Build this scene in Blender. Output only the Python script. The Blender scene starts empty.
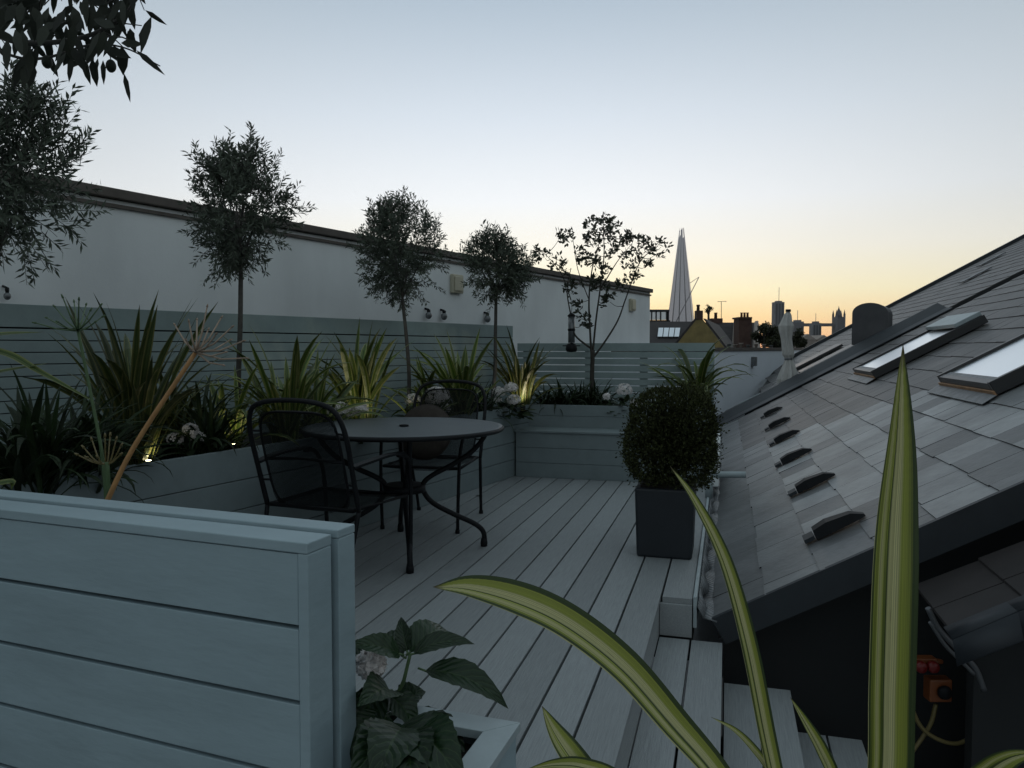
import bpy, math, random
from mathutils import Vector, Matrix
sc = bpy.context.scene
COL = sc.collection
rad = math.radians
R = random.Random(7)

# ------------------------------------------------------------------ camera
H, PITCH, F = 1.2, rad(2.68), 768.0
cd = bpy.data.cameras.new('camera'); cam = bpy.data.objects.new('camera', cd)
COL.objects.link(cam); sc.camera = cam
cd.lens = 27; cd.sensor_width = 36; cd.clip_start = 0.02; cd.clip_end = 20000
cam.location = (0, 0, H); cam.rotation_euler = (math.pi/2 - PITCH, 0, 0)
CP, SP = math.cos(PITCH), math.sin(PITCH)
def ray(px, py):
    u, v = (px-512)/F, (384-py)/F
    return Vector((u, CP + v*SP, -SP + v*CP))
def at_z(px, py, z):
    d = ray(px, py); k = (z-H)/d.z
    return Vector((d.x*k, d.y*k, z))
def at_y(px, py, y):
    d = ray(px, py); k = y/d.y
    return Vector((d.x*k, y, H + d.z*k))
# deck frame: s runs along the boards (away from the camera), t to the right
A = rad(15.65); CA, SA = math.cos(A), math.sin(A)
def W(s, t, z=0.0): return Vector((s*SA + t*CA, s*CA - t*SA, z))

# ------------------------------------------------------------------ mesh helpers
class MB:
    def __init__(self): self.v = []; self.f = []; self.uv = []; self.tone = []; self.smooth = []
    def quad(self, pts, uv=None, tone=0.5, smooth=False):
        i = len(self.v); self.v += [tuple(p) for p in pts]
        self.f.append(tuple(range(i, i+len(pts))))
        self.uv.append(uv or [(0, 0)]*len(pts)); self.tone.append(tone); self.smooth.append(smooth)
    def box(self, x0, x1, y0, y1, z0, z1, M=None, tone=0.5):
        c = [Vector((x, y, z)) for z in (z0, z1) for y in (y0, y1) for x in (x0, x1)]
        if M is not None: c = [M(p) if callable(M) else M @ p for p in c]
        i = len(self.v); self.v += [tuple(p) for p in c]
        for q in ((0, 2, 3, 1), (4, 5, 7, 6), (0, 1, 5, 4), (2, 6, 7, 3), (0, 4, 6, 2), (1, 3, 7, 5)):
            self.f.append(tuple(i+k for k in q)); self.uv.append([(0, 0), (1, 0), (1, 1), (0, 1)])
            self.tone.append(tone); self.smooth.append(False)
    def tube(self, pts, r, n=8, tone=0.5, cap=True):
        pts = [Vector(p) for p in pts]; m = len(pts)
        rs = r if isinstance(r, (list, tuple)) else [r]*m
        if len(rs) == 2 and m > 2: rs = [rs[0] + (rs[1]-rs[0])*k/(m-1) for k in range(m)]
        t0 = (pts[1]-pts[0]).normalized()
        ref = Vector((0, 0, 1)) if abs(t0.z) < 0.9 else Vector((1, 0, 0))
        nrm = t0.cross(ref).normalized()
        rings = []
        for k in range(m):
            a = pts[max(k-1, 0)]; b = pts[min(k+1, m-1)]
            t = (b-a).normalized() if (b-a).length > 1e-9 else t0
            nrm = (nrm - t*nrm.dot(t))
            nrm = nrm.normalized() if nrm.length > 1e-6 else t.orthogonal().normalized()
            bi = t.cross(nrm)
            i = len(self.v)
            for q in range(n):
                an = 2*math.pi*q/n
                self.v.append(tuple(pts[k] + (nrm*math.cos(an) + bi*math.sin(an))*rs[k]))
            rings.append(i)
        for k in range(m-1):
            a, b = rings[k], rings[k+1]
            for q in range(n):
                q2 = (q+1) % n
                self.f.append((a+q, a+q2, b+q2, b+q)); self.uv.append([(q/n, k/m), ((q+1)/n, k/m), ((q+1)/n, (k+1)/m), (q/n, (k+1)/m)])
                self.tone.append(tone); self.smooth.append(True)
        if cap:
            for a, rev in ((rings[0], True), (rings[-1], False)):
                f = [a+q for q in range(n)]
                self.f.append(tuple(reversed(f)) if rev else tuple(f)); self.uv.append([(0, 0)]*n)
                self.tone.append(tone); self.smooth.append(False)
    def lathe(self, prof, c=(0, 0, 0), n=24, tone=0.5, smooth=True, M=None):
        c = Vector(c); rings = []
        for r, z in prof:
            i = len(self.v)
            for q in range(n):
                an = 2*math.pi*q/n
                p = Vector((r*math.cos(an), r*math.sin(an), z))
                if M is not None: p = M @ p
                self.v.append(tuple(c+p))
            rings.append(i)
        for k in range(len(rings)-1):
            a, b = rings[k], rings[k+1]
            for q in range(n):
                q2 = (q+1) % n
                self.f.append((a+q, a+q2, b+q2, b+q)); self.uv.append([(q/n, k), ((q+1)/n, k), ((q+1)/n, k+1), (q/n, k+1)])
                self.tone.append(tone); self.smooth.append(smooth)
        for a, rev in ((rings[0], True), (rings[-1], False)):
            f = [a+q for q in range(n)]
            self.f.append(tuple(reversed(f)) if rev else tuple(f)); self.uv.append([(0, 0)]*n)
            self.tone.append(tone); self.smooth.append(False)
    def ball(self, c, rx, ry, rz, n=12, m=8, tone=0.5):
        self.lathe([(max(1e-4, math.sin(math.pi*k/m)), -math.cos(math.pi*k/m)) for k in range(m+1)], c, n, tone,
                   True, Matrix.Diagonal((rx, ry, rz)))
    def prism(self, poly, ext, tone=0.5):            # planar polygon of 3-D points pushed along ext
        ext = Vector(ext); n = len(poly); i = len(self.v)
        self.v += [tuple(p) for p in poly] + [tuple(Vector(p)+ext) for p in poly]
        self.f.append(tuple(range(i, i+n))); self.f.append(tuple(range(i+2*n-1, i+n-1, -1)))
        self.uv += [[(0, 0)]*n]*2; self.tone += [tone]*2; self.smooth += [False]*2
        for k in range(n):
            k2 = (k+1) % n
            self.f.append((i+k, i+n+k, i+n+k2, i+k2)); self.uv.append([(0, 0), (0, 1), (1, 1), (1, 0)])
            self.tone.append(tone); self.smooth.append(False)
    def leaf(self, p, d, up, L, w, tone=0.5, bend=0.15, six=True):   # flat pointed leaf
        d = d.normalized(); s = d.cross(up)
        s = s.normalized() if s.length > 1e-4 else d.orthogonal().normalized()
        n = s.cross(d)
        if six:
            a = p + d*L*0.3 - n*L*bend*0.1; b = p + d*L*0.68 - n*L*bend*0.5
            pts = [p, a+s*w*.5, b+s*w*.38, p+d*L-n*L*bend, b-s*w*.38, a-s*w*.5]
            uv = [(.5, 0), (1, .3), (.9, .7), (.5, 1), (.1, .7), (0, .3)]
        else:
            m = p + d*L*.5 - n*L*bend*.3
            pts = [p, m+s*w*.5, p+d*L-n*L*bend, m-s*w*.5]; uv = [(.5, 0), (1, .5), (.5, 1), (0, .5)]
        self.quad(pts, uv, tone)
    def build(self, name, mat, parent=None, bevel=0, solid=0):
        me = bpy.data.meshes.new(name); me.from_pydata(self.v, [], self.f)
        ul = me.uv_layers.new(name='UVMap')
        flat = [c for u in self.uv for p in u for c in p]
        ul.data.foreach_set('uv', flat)
        at = me.attributes.new('tone', 'FLOAT', 'FACE'); at.data.foreach_set('value', self.tone)
        me.polygons.foreach_set('use_smooth', self.smooth)
        me.materials.append(mat); me.update()
        o = bpy.data.objects.new(name, me); COL.objects.link(o)
        if parent is not None:
            o.parent = parent
        if solid:
            md = o.modifiers.new('solid', 'SOLIDIFY'); md.thickness = solid
        if bevel:
            md = o.modifiers.new('bevel', 'BEVEL'); md.width = bevel; md.segments = 2; md.limit_method = 'ANGLE'; md.angle_limit = rad(40)
        return o
def spline(pts, n=8):                                 # Catmull-Rom through points
    P = [Vector(p) for p in pts]; P = [P[0]*2-P[1]] + P + [P[-1]*2-P[-2]]; out = []
    for i in range(1, len(P)-2):
        a, b, c, d = P[i-1:i+3]
        for k in range(n):
            t = k/n
            out.append(0.5*((2*b) + (c-a)*t + (2*a-5*b+4*c-d)*t*t + (3*b-a-3*c+d)*t**3))
    out.append(P[-2]); return out
def thing(name, label, cat, loc=(0, 0, 0), rz=0, group=None):
    o = bpy.data.objects.new(name, None); COL.objects.link(o); o.empty_display_size = 0.1
    o.location = loc; o.rotation_euler = (0, 0, rz); o['label'] = label; o['category'] = cat
    if group: o['group'] = group
    return o
def tag(o, label, cat, group=None):
    o['label'] = label; o['category'] = cat
    if group: o['group'] = group
    return o
def struct(o): o['kind'] = 'structure'; return o
def local(root):                                      # world -> local of a root with location and z-rotation
    return (Matrix.Translation(root.location) @ root.rotation_euler.to_matrix().to_4x4()).inverted()
def shift(mb, M):
    mb.v = [tuple(M @ Vector(p)) for p in mb.v]; return mb

# ------------------------------------------------------------------ materials
def mat(name, col, rough=0.6, metal=0.0, noise=0.0, nscale=8.0, bump=0.0, bscale=60.0, col2=None, tone=0.0, spec=0.5, stretch=None, coords='Object'):
    m = bpy.data.materials.new(name); m.use_nodes = True; nt = m.node_tree; N = nt.nodes; L = nt.links
    b = N['Principled BSDF']; b.inputs['Roughness'].default_value = rough; b.inputs['Metallic'].default_value = metal
    b.inputs['Specular IOR Level'].default_value = spec
    c1 = (*col, 1); b.inputs['Base Color'].default_value = c1
    tc = N.new('ShaderNodeTexCoord'); src = tc.outputs[coords]
    if stretch:
        mp = N.new('ShaderNodeMapping'); mp.inputs['Scale'].default_value = stretch; L.new(src, mp.inputs[0]); src = mp.outputs[0]
    out = None
    if noise > 0 or col2:
        nz = N.new('ShaderNodeTexNoise'); nz.inputs['Scale'].default_value = nscale; nz.inputs['Detail'].default_value = 6
        nz.inputs['Roughness'].default_value = 0.65
        L.new(src, nz.inputs['Vector'])
        rp = N.new('ShaderNodeValToRGB'); rp.color_ramp.elements[0].position = .3; rp.color_ramp.elements[1].position = .7
        c2 = col2 or tuple(min(1, c*(1+noise)) for c in col); c0 = col if col2 else tuple(c*(1-noise) for c in col)
        rp.color_ramp.elements[0].color = (*c0, 1); rp.color_ramp.elements[1].color = (*c2, 1)
        L.new(nz.outputs['Fac'], rp.inputs[0]); out = rp.outputs[0]
    if tone > 0:
        an = N.new('ShaderNodeAttribute'); an.attribute_name = 'tone'
        mr = N.new('ShaderNodeMapRange'); mr.inputs[3].default_value = 1-tone; mr.inputs[4].default_value = 1+tone
        L.new(an.outputs['Fac'], mr.inputs[0])
        mx = N.new('ShaderNodeMix'); mx.data_type = 'RGBA'; mx.blend_type = 'MULTIPLY'; mx.inputs[0].default_value = 1
        if out: L.new(out, mx.inputs[6])
        else: mx.inputs[6].default_value = c1
        L.new(mr.outputs[0], mx.inputs[7]); out = mx.outputs[2]
    if out: L.new(out, b.inputs['Base Color'])
    if bump > 0:
        n2 = N.new('ShaderNodeTexNoise'); n2.inputs['Scale'].default_value = bscale; n2.inputs['Detail'].default_value = 5
        L.new(src, n2.inputs['Vector'])
        bp = N.new('ShaderNodeBump'); bp.inputs['Strength'].default_value = bump; bp.inputs['Distance'].default_value = 0.01
        L.new(n2.outputs['Fac'], bp.inputs['Height']); L.new(bp.outputs[0], b.inputs['Normal'])
    return m
def leafmat(name, col, rough=0.5, tone=0.4, trans=0.25, noise=.2, spec=.4):
    m = mat(name, col, rough, tone=tone, noise=noise, nscale=25, spec=spec)
    nt = m.node_tree; N = nt.nodes; L = nt.links; b = N['Principled BSDF']
    tr = N.new('ShaderNodeBsdfTranslucent'); mx = N.new('ShaderNodeMixShader'); mx.inputs[0].default_value = trans
    src = b.inputs['Base Color'].links[0].from_socket; L.new(src, tr.inputs[0])
    L.new(b.outputs[0], mx.inputs[1]); L.new(tr.outputs[0], mx.inputs[2]); L.new(mx.outputs[0], N['Material Output'].inputs[0])
    return m
def straplike(name, edge, mid, pale, trans=.2, scale=7.0, mode='cream'):
    m = bpy.data.materials.new(name); m.use_nodes = True; nt = m.node_tree; N = nt.nodes; L = nt.links
    b = N['Principled BSDF']; b.inputs['Roughness'].default_value = .42
    uv = N.new('ShaderNodeUVMap'); sp = N.new('ShaderNodeSeparateXYZ'); L.new(uv.outputs[0], sp.inputs[0])
    mp = N.new('ShaderNodeMapping'); mp.inputs['Scale'].default_value = (scale, .35, 1); L.new(uv.outputs[0], mp.inputs[0])
    nz = N.new('ShaderNodeTexNoise'); nz.inputs['Scale'].default_value = 1.6; nz.inputs['Detail'].default_value = 4; L.new(mp.outputs[0], nz.inputs['Vector'])
    oi = N.new('ShaderNodeObjectInfo'); ml = N.new('ShaderNodeMath'); ml.operation = 'MULTIPLY'; ml.inputs[1].default_value = 37
    L.new(oi.outputs['Random'], ml.inputs[0]); nz.noise_dimensions = '4D'; L.new(ml.outputs[0], nz.inputs['W'])
    ad = N.new('ShaderNodeMath'); ad.operation = 'MULTIPLY_ADD'; ad.inputs[1].default_value = .35; L.new(nz.outputs['Fac'], ad.inputs[0]); L.new(sp.outputs[0], ad.inputs[2])
    sb = N.new('ShaderNodeMath'); sb.operation = 'SUBTRACT'; sb.inputs[1].default_value = .175; L.new(ad.outputs[0], sb.inputs[0])
    rp = N.new('ShaderNodeValToRGB'); e = rp.color_ramp.elements
    if mode == 'cream':       # green margins, yellow-green bands, cream heart
        stops = [(0, pale), (.015, edge), (.07, edge), (.13, mid), (.22, pale), (.31, mid), (.345, edge), (.37, edge), (.40, pale), (.58, pale), (.64, mid), (.80, mid), (.88, edge), (1, edge)]
    else:                     # pale margins on a green leaf
        stops = [(0, pale), (.14, pale), (.2, mid), (.42, edge), (.6, mid), (.8, edge), (.86, pale), (1, pale)]
    e[0].position, e[0].color = stops[0][0], (*stops[0][1], 1); e[1].position, e[1].color = stops[-1][0], (*stops[-1][1], 1)
    for p, c in stops[1:-1]:
        k = e.new(p); k.color = (*c, 1)
    L.new(sb.outputs[0], rp.inputs[0])
    mp2 = N.new('ShaderNodeMapping'); mp2.inputs['Scale'].default_value = (55, .25, 1); L.new(uv.outputs[0], mp2.inputs[0])
    n2 = N.new('ShaderNodeTexNoise'); n2.inputs['Scale'].default_value = 2; L.new(mp2.outputs[0], n2.inputs['Vector'])
    mr = N.new('ShaderNodeMapRange'); mr.inputs[1].default_value = .3; mr.inputs[2].default_value = .7; mr.inputs[3].default_value = .42; mr.inputs[4].default_value = 1.45
    L.new(n2.outputs['Fac'], mr.inputs[0])
    an = N.new('ShaderNodeAttribute'); an.attribute_name = 'tone'
    mr3 = N.new('ShaderNodeMapRange'); mr3.inputs[3].default_value = .55; mr3.inputs[4].default_value = 1.45; L.new(an.outputs['Fac'], mr3.inputs[0])
    mm = N.new('ShaderNodeMath'); mm.operation = 'MULTIPLY'; L.new(mr.outputs[0], mm.inputs[0]); L.new(mr3.outputs[0], mm.inputs[1])
    mx = N.new('ShaderNodeMix'); mx.data_type = 'RGBA'; mx.blend_type = 'MULTIPLY'; mx.inputs[0].default_value = 1
    L.new(rp.outputs[0], mx.inputs[6]); L.new(mm.outputs[0], mx.inputs[7]); L.new(mx.outputs[2], b.inputs['Base Color'])
    # withered brown tip and a few dark nicks
    tip = N.new('ShaderNodeMapRange'); tip.inputs[1].default_value = .955; tip.inputs[2].default_value = .99; L.new(sp.outputs[1], tip.inputs[0])
    mp4 = N.new('ShaderNodeMapping'); mp4.inputs['Scale'].default_value = (26, 9, 1); L.new(uv.outputs[0], mp4.inputs[0])
    n4 = N.new('ShaderNodeTexNoise'); n4.inputs['Scale'].default_value = 1.3; n4.inputs['Detail'].default_value = 2; L.new(mp4.outputs[0], n4.inputs['Vector'])
    g4 = N.new('ShaderNodeMapRange'); g4.inputs[1].default_value = .73; g4.inputs[2].default_value = .78; L.new(n4.outputs['Fac'], g4.inputs[0])
    mxa = N.new('ShaderNodeMath'); mxa.operation = 'MAXIMUM'; L.new(tip.outputs[0], mxa.inputs[0]); L.new(g4.outputs[0], mxa.inputs[1])
    mt = N.new('ShaderNodeMix'); mt.data_type = 'RGBA'; L.new(mxa.outputs[0], mt.inputs[0]); L.new(mx.outputs[2], mt.inputs[6]); mt.inputs[7].default_value = (.055, .035, .015, 1)
    L.new(mt.outputs[2], b.inputs['Base Color'])
    bp = N.new('ShaderNodeBump'); bp.inputs['Strength'].default_value = .3; bp.inputs['Distance'].default_value = .002
    L.new(n2.outputs['Fac'], bp.inputs['Height']); L.new(bp.outputs[0], b.inputs['Normal'])
    tr = N.new('ShaderNodeBsdfTranslucent'); ms = N.new('ShaderNodeMixShader'); ms.inputs[0].default_value = trans
    L.new(mx.outputs[2], tr.inputs[0]); L.new(b.outputs[0], ms.inputs[1]); L.new(tr.outputs[0], ms.inputs[2]); L.new(ms.outputs[0], N['Material Output'].inputs[0])
    return m
def emit(name, col, s):
    m = bpy.data.materials.new(name); m.use_nodes = True; b = m.node_tree.nodes['Principled BSDF']
    b.inputs['Emission Color'].default_value = (*col, 1); b.inputs['Emission Strength'].default_value = s; return m
def holes(name, col, scale, keep=.6):                 # punched steel sheet: real holes, by UV (metres)
    m = mat(name, col, .5, .0); nt = m.node_tree; N = nt.nodes; L = nt.links
    uv = N.new('ShaderNodeUVMap'); ck = N.new('ShaderNodeTexVoronoi'); ck.inputs['Scale'].default_value = scale; ck.inputs['Randomness'].default_value = 0
    L.new(uv.outputs[0], ck.inputs['Vector'])
    gt = N.new('ShaderNodeMath'); gt.operation = 'GREATER_THAN'; gt.inputs[1].default_value = math.sqrt((1-keep)/math.pi)
    L.new(ck.outputs['Distance'], gt.inputs[0]); L.new(gt.outputs[0], N['Principled BSDF'].inputs['Alpha'])
    return m

M = {}
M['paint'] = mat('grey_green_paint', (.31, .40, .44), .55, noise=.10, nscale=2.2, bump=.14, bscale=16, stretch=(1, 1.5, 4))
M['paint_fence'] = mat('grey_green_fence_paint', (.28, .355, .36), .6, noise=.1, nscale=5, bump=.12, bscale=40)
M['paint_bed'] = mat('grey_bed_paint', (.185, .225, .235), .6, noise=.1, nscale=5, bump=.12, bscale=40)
M['deck'] = mat('weathered_deck_board', (.285, .305, .315), .6, noise=.16, nscale=3.0, bump=.35, bscale=7, tone=.15, stretch=(60, 2.5, 60))
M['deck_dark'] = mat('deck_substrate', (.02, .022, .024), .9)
M['render'] = mat('white_render', (.84, .87, .88), .85, noise=.04, nscale=1.6, bump=.08, bscale=50)
_nt = M['render'].node_tree; _b = _nt.nodes['Principled BSDF']; _old = _b.inputs['Base Color'].links[0].from_socket
_tc = _nt.nodes.new('ShaderNodeTexCoord'); _mp = _nt.nodes.new('ShaderNodeMapping'); _mp.inputs['Scale'].default_value = (1.1, 1.1, .3); _nt.links.new(_tc.outputs['Object'], _mp.inputs[0])
_nz = _nt.nodes.new('ShaderNodeTexNoise'); _nz.inputs['Scale'].default_value = 1.5; _nz.inputs['Detail'].default_value = 7; _nt.links.new(_mp.outputs[0], _nz.inputs['Vector'])
_mr = _nt.nodes.new('ShaderNodeMapRange'); _mr.inputs[1].default_value = .35; _mr.inputs[2].default_value = .62; _mr.inputs[3].default_value = .92; _mr.inputs[4].default_value = 1.03; _nt.links.new(_nz.outputs['Fac'], _mr.inputs[0])
_mx = _nt.nodes.new('ShaderNodeMix'); _mx.data_type = 'RGBA'; _mx.blend_type = 'MULTIPLY'; _mx.inputs[0].default_value = 1; _nt.links.new(_old, _mx.inputs[6]); _nt.links.new(_mr.outputs[0], _mx.inputs[7]); _nt.links.new(_mx.outputs[2], _b.inputs['Base Color'])
M['render2'] = mat('pale_blue_render', (.80, .85, .92), .85, noise=.05, nscale=.8)
M['coping'] = mat('brown_coping', (.11, .095, .085), .8, noise=.25, nscale=6)
M['kerb'] = mat('pale_grey_paint', (.36, .42, .44), .5, noise=.12, nscale=8)
M['lead'] = mat('grey_lead', (.019, .024, .030), .6, noise=.25, nscale=3, bump=.2, bscale=6)
M['leadpale'] = mat('worn_lead', (.13, .14, .15), .5, noise=.5, nscale=9, bump=.4, bscale=14)
M['black'] = mat('black_metal', (.007, .008, .010), .55, spec=.22, noise=.2)
M['blackplastic'] = mat('black_plastic', (.007, .008, .010), .6, spec=.2, noise=.15)
M['mesh'] = holes('punched_black_steel', (.006, .007, .008), 170, .72); M['mesh'].node_tree.nodes['Principled BSDF'].inputs['Specular IOR Level'].default_value = .08
M['tabletop'] = mat('grey_table_steel', (.09, .105, .118), .42, noise=.12, nscale=5, bump=.15, bscale=160)
M['pot'] = mat('charcoal_pot', (.014, .018, .024), .6, noise=.12, nscale=6)
M['soil'] = mat('dark_soil', (.012, .010, .008), .95, noise=.4, nscale=20, bump=.6, bscale=30)
M['bark'] = mat('grey_bark', (.07, .066, .06), .85, noise=.35, nscale=20, bump=.4, bscale=40)
M['twig'] = mat('dark_twig', (.04, .036, .03), .85, noise=.3, nscale=20)
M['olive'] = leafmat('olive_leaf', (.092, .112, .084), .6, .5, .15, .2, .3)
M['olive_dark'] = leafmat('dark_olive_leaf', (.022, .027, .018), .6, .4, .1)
M['sparse'] = leafmat('small_tree_leaf', (.035, .042, .025), .5, .5, .18)
M['box'] = leafmat('box_leaf', (.040, .046, .018), .75, .7, .15, .3, .15)
M['grassy'] = leafmat('dark_strap_leaf', (.020, .036, .013), .6, .5, .2)
M['hyd'] = leafmat('hydrangea_leaf', (.028, .045, .02), .48, .35, .18, .3)
M['petal'] = leafmat('pale_petal', (.80, .76, .75), .7, .25, .3)
M['flax'] = straplike('variegated_strap', (.030, .052, .010), (.25, .28, .04), (.48, .46, .22))
M['flax_bed'] = straplike('bed_variegated_strap', (.032, .066, .012), (.11, .16, .026), (.23, .25, .085), mode='margin', scale=4)
M['flax_bronze'] = straplike('bronze_strap', (.028, .046, .012), (.058, .08, .02), (.15, .15, .05), mode='margin', scale=4)
M['seed_dry'] = mat('dry_straw_stalk', (.42, .22, .085), .6, noise=.25, nscale=12)
M['seed_dryhead'] = mat('dry_seed_head', (.33, .25, .19), .7, noise=.3, nscale=30)
M['seed_green'] = mat('green_stalk', (.07, .12, .05), .55, noise=.25, nscale=20)
M['slate'] = mat('slate', (.16, .163, .165), .5, tone=.0, bump=.25, bscale=30)
M['cushion'] = mat('tan_cushion', (.052, .045, .04), .95, spec=.1, noise=.2, nscale=20)
M['velux'] = mat('skylight_frame', (.03, .03, .032), .4)
M['wood'] = mat('warm_wood_sill', (.40, .22, .11), .6, noise=.25, nscale=14)
M['cloth'] = mat('pale_canvas', (.50, .49, .47), .9, noise=.1, nscale=8)
M['cream'] = mat('cream_lamp_glass', (.5, .47, .36), .4)
M['led'] = emit('warm_led', (1, .86, .5), 22)
M['orange'] = mat('orange_plastic', (.17, .05, .014), .45)
M['red'] = mat('red_plastic', (.14, .008, .007), .4)
M['hose'] = mat('yellow_hose', (.14, .11, .04), .5)
M['steel'] = mat('dull_steel', (.12, .125, .135), .4, .4)
M['brick'] = mat('yellow_stock_brick', (.20, .155, .06), .85, noise=.3, nscale=2.5)
M['redbrick'] = mat('dark_red_brick', (.07, .038, .03), .9, noise=.3, nscale=3)
M['tiles'] = mat('dark_roof_tiles', (.032, .026, .026), .8, noise=.3, nscale=2)
M['stone'] = mat('pale_stone', (.30, .26, .235), .9, noise=.2, nscale=.5)
M['dormer'] = mat('grey_dormer_lead', (.085, .085, .092), .7, noise=.15, nscale=4)
M['concrete'] = mat('grey_concrete', (.16, .165, .18), .9, noise=.2, nscale=.1)
M['bridge'] = mat('bridge_stone', (.12, .115, .125), .9, noise=.2, nscale=.1)
M['citytree'] = leafmat('city_tree_leaf', (.03, .035, .014), .6, .6, .2)
M['ground'] = mat('town_ground', (.05, .05, .052), .95, noise=.3, nscale=.02)
M['terracotta'] = mat('terracotta', (.25, .10, .06), .8, noise=.3)

def glass(name, tint=(.02, .025, .03), rough=.06):
    return mat(name, tint, rough, spec=.9)
M['glass'] = mat('skylight_glass', (.86, .9, .93), .28, 1.0)
M['bulb'] = glass('lamp_bulb_glass', (.12, .13, .14), .15)

# deck-board grain runs along s: use object coords, deck objects are rotated to the frame
DECKROT = -A

# slate: per-slate tone + streaks down the slope (UV: u along s in m, v along slope in m)
def make_slate():
    m = M['slate']; nt = m.node_tree; N = nt.nodes; L = nt.links; b = N['Principled BSDF']
    uv = N.new('ShaderNodeUVMap'); at = N.new('ShaderNodeAttribute'); at.attribute_name = 'tone'
    mp = N.new('ShaderNodeMapping'); mp.inputs['Scale'].default_value = (14, .9, 1); L.new(uv.outputs[0], mp.inputs[0])
    nz = N.new('ShaderNodeTexNoise'); nz.noise_dimensions = '4D'; nz.inputs['Scale'].default_value = 1.5; nz.inputs['Detail'].default_value = 6; nz.inputs['Roughness'].default_value = .7
    L.new(mp.outputs[0], nz.inputs['Vector'])
    ml = N.new('ShaderNodeMath'); ml.operation = 'MULTIPLY'; ml.inputs[1].default_value = 60; L.new(at.outputs['Fac'], ml.inputs[0]); L.new(ml.outputs[0], nz.inputs['W'])
    # tone <0 : old streaked slate, >0 : newer grey slate
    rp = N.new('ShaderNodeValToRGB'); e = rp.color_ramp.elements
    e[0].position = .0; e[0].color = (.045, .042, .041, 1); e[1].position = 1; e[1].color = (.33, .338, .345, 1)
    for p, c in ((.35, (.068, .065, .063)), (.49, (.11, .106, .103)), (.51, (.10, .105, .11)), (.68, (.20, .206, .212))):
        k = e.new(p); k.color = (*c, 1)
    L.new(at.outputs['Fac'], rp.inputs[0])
    lt = N.new('ShaderNodeMath'); lt.operation = 'LESS_THAN'; lt.inputs[1].default_value = .5; L.new(at.outputs['Fac'], lt.inputs[0])
    amp = N.new('ShaderNodeMath'); amp.operation = 'MULTIPLY_ADD'; amp.inputs[1].default_value = 2.8; amp.inputs[2].default_value = .24; L.new(lt.outputs[0], amp.inputs[0])
    s5 = N.new('ShaderNodeMath'); s5.operation = 'SUBTRACT'; s5.inputs[1].default_value = .5; L.new(nz.outputs['Fac'], s5.inputs[0])
    mu = N.new('ShaderNodeMath'); mu.operation = 'MULTIPLY'; L.new(s5.outputs[0], mu.inputs[0]); L.new(amp.outputs[0], mu.inputs[1])
    ex = N.new('ShaderNodeMath'); ex.operation = 'ADD'; ex.inputs[1].default_value = 1.0; ex.use_clamp = False; L.new(mu.outputs[0], ex.inputs[0])
    mxx = N.new('ShaderNodeMath'); mxx.operation = 'MAXIMUM'; mxx.inputs[1].default_value = .25; L.new(ex.outputs[0], mxx.inputs[0])
    mx = N.new('ShaderNodeMix'); mx.data_type = 'RGBA'; mx.blend_type = 'MULTIPLY'; mx.inputs[0].default_value = 1
    tco = N.new('ShaderNodeTexCoord'); n3 = N.new('ShaderNodeTexNoise'); n3.inputs['Scale'].default_value = 2.2; n3.inputs['Detail'].default_value = 9; n3.inputs['Roughness'].default_value = .72; L.new(tco.outputs['Object'], n3.inputs['Vector'])
    m3 = N.new('ShaderNodeMapRange'); m3.inputs[1].default_value = .3; m3.inputs[2].default_value = .7; m3.inputs[3].default_value = .62; m3.inputs[4].default_value = 1.3; L.new(n3.outputs['Fac'], m3.inputs[0])
    mp_ = N.new('ShaderNodeMath'); mp_.operation = 'MULTIPLY'; L.new(mxx.outputs[0], mp_.inputs[0]); L.new(m3.outputs[0], mp_.inputs[1])
    L.new(rp.outputs[0], mx.inputs[6]); L.new(mp_.outputs[0], mx.inputs[7]); L.new(mx.outputs[2], b.inputs['Base Color'])
make_slate()

# ------------------------------------------------------------------ world: dusk sky
w = bpy.data.worlds.new("World"); sc.world = w; w.use_nodes = True
nt = w.node_tree; N = nt.nodes; L = nt.links; bg = N['Background']
SUNAZ = rad(14)
sky = N.new('ShaderNodeTexSky'); sky.sky_type = 'NISHITA'; sky.sun_disc = False
sky.sun_elevation = rad(.6); sky.sun_rotation = SUNAZ; sky.dust_density = 1.5; sky.ozone_density = 2
tc = N.new('ShaderNodeTexCoord'); nrm = N.new('ShaderNodeVectorMath'); nrm.operation = 'NORMALIZE'; L.new(tc.outputs['Generated'], nrm.inputs[0])
sp = N.new('ShaderNodeSeparateXYZ'); L.new(nrm.outputs[0], sp.inputs[0])
def ramp(stops):
    r = N.new('ShaderNodeValToRGB'); e = r.color_ramp.elements
    f = lambda d: math.sin(rad(d))
    e[0].position = f(stops[0][0]); e[0].color = (*stops[0][1], 1); e[1].position = f(stops[-1][0]); e[1].color = (*stops[-1][1], 1)
    for d, c in stops[1:-1]:
        k = e.new(f(d)); k.color = (*c, 1)
    L.new(sp.outputs[2], r.inputs[0]); return r
front = ramp([(0, (.90, .42, .19)), (1, (.96, .56, .25)), (2.3, (.99, .73, .36)), (4, (1.0, .89, .57)), (7, (.96, .92, .80)), (10.6, (.86, .885, .905)), (16.3, (.67, .735, .81)), (24.4, (.415, .505, .605)), (40, (.29, .365, .425)), (90, (.258, .316, .343))])
back = ramp([(0, (.32, .338, .338)), (10, (.298, .334, .343)), (25, (.267, .316, .338)), (90, (.258, .316, .343))])
az = N.new('ShaderNodeVectorMath'); az.operation = 'DOT_PRODUCT'; L.new(nrm.outputs[0], az.inputs[0]); az.inputs[1].default_value = (math.sin(rad(1)), math.cos(rad(1)), 0)
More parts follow.
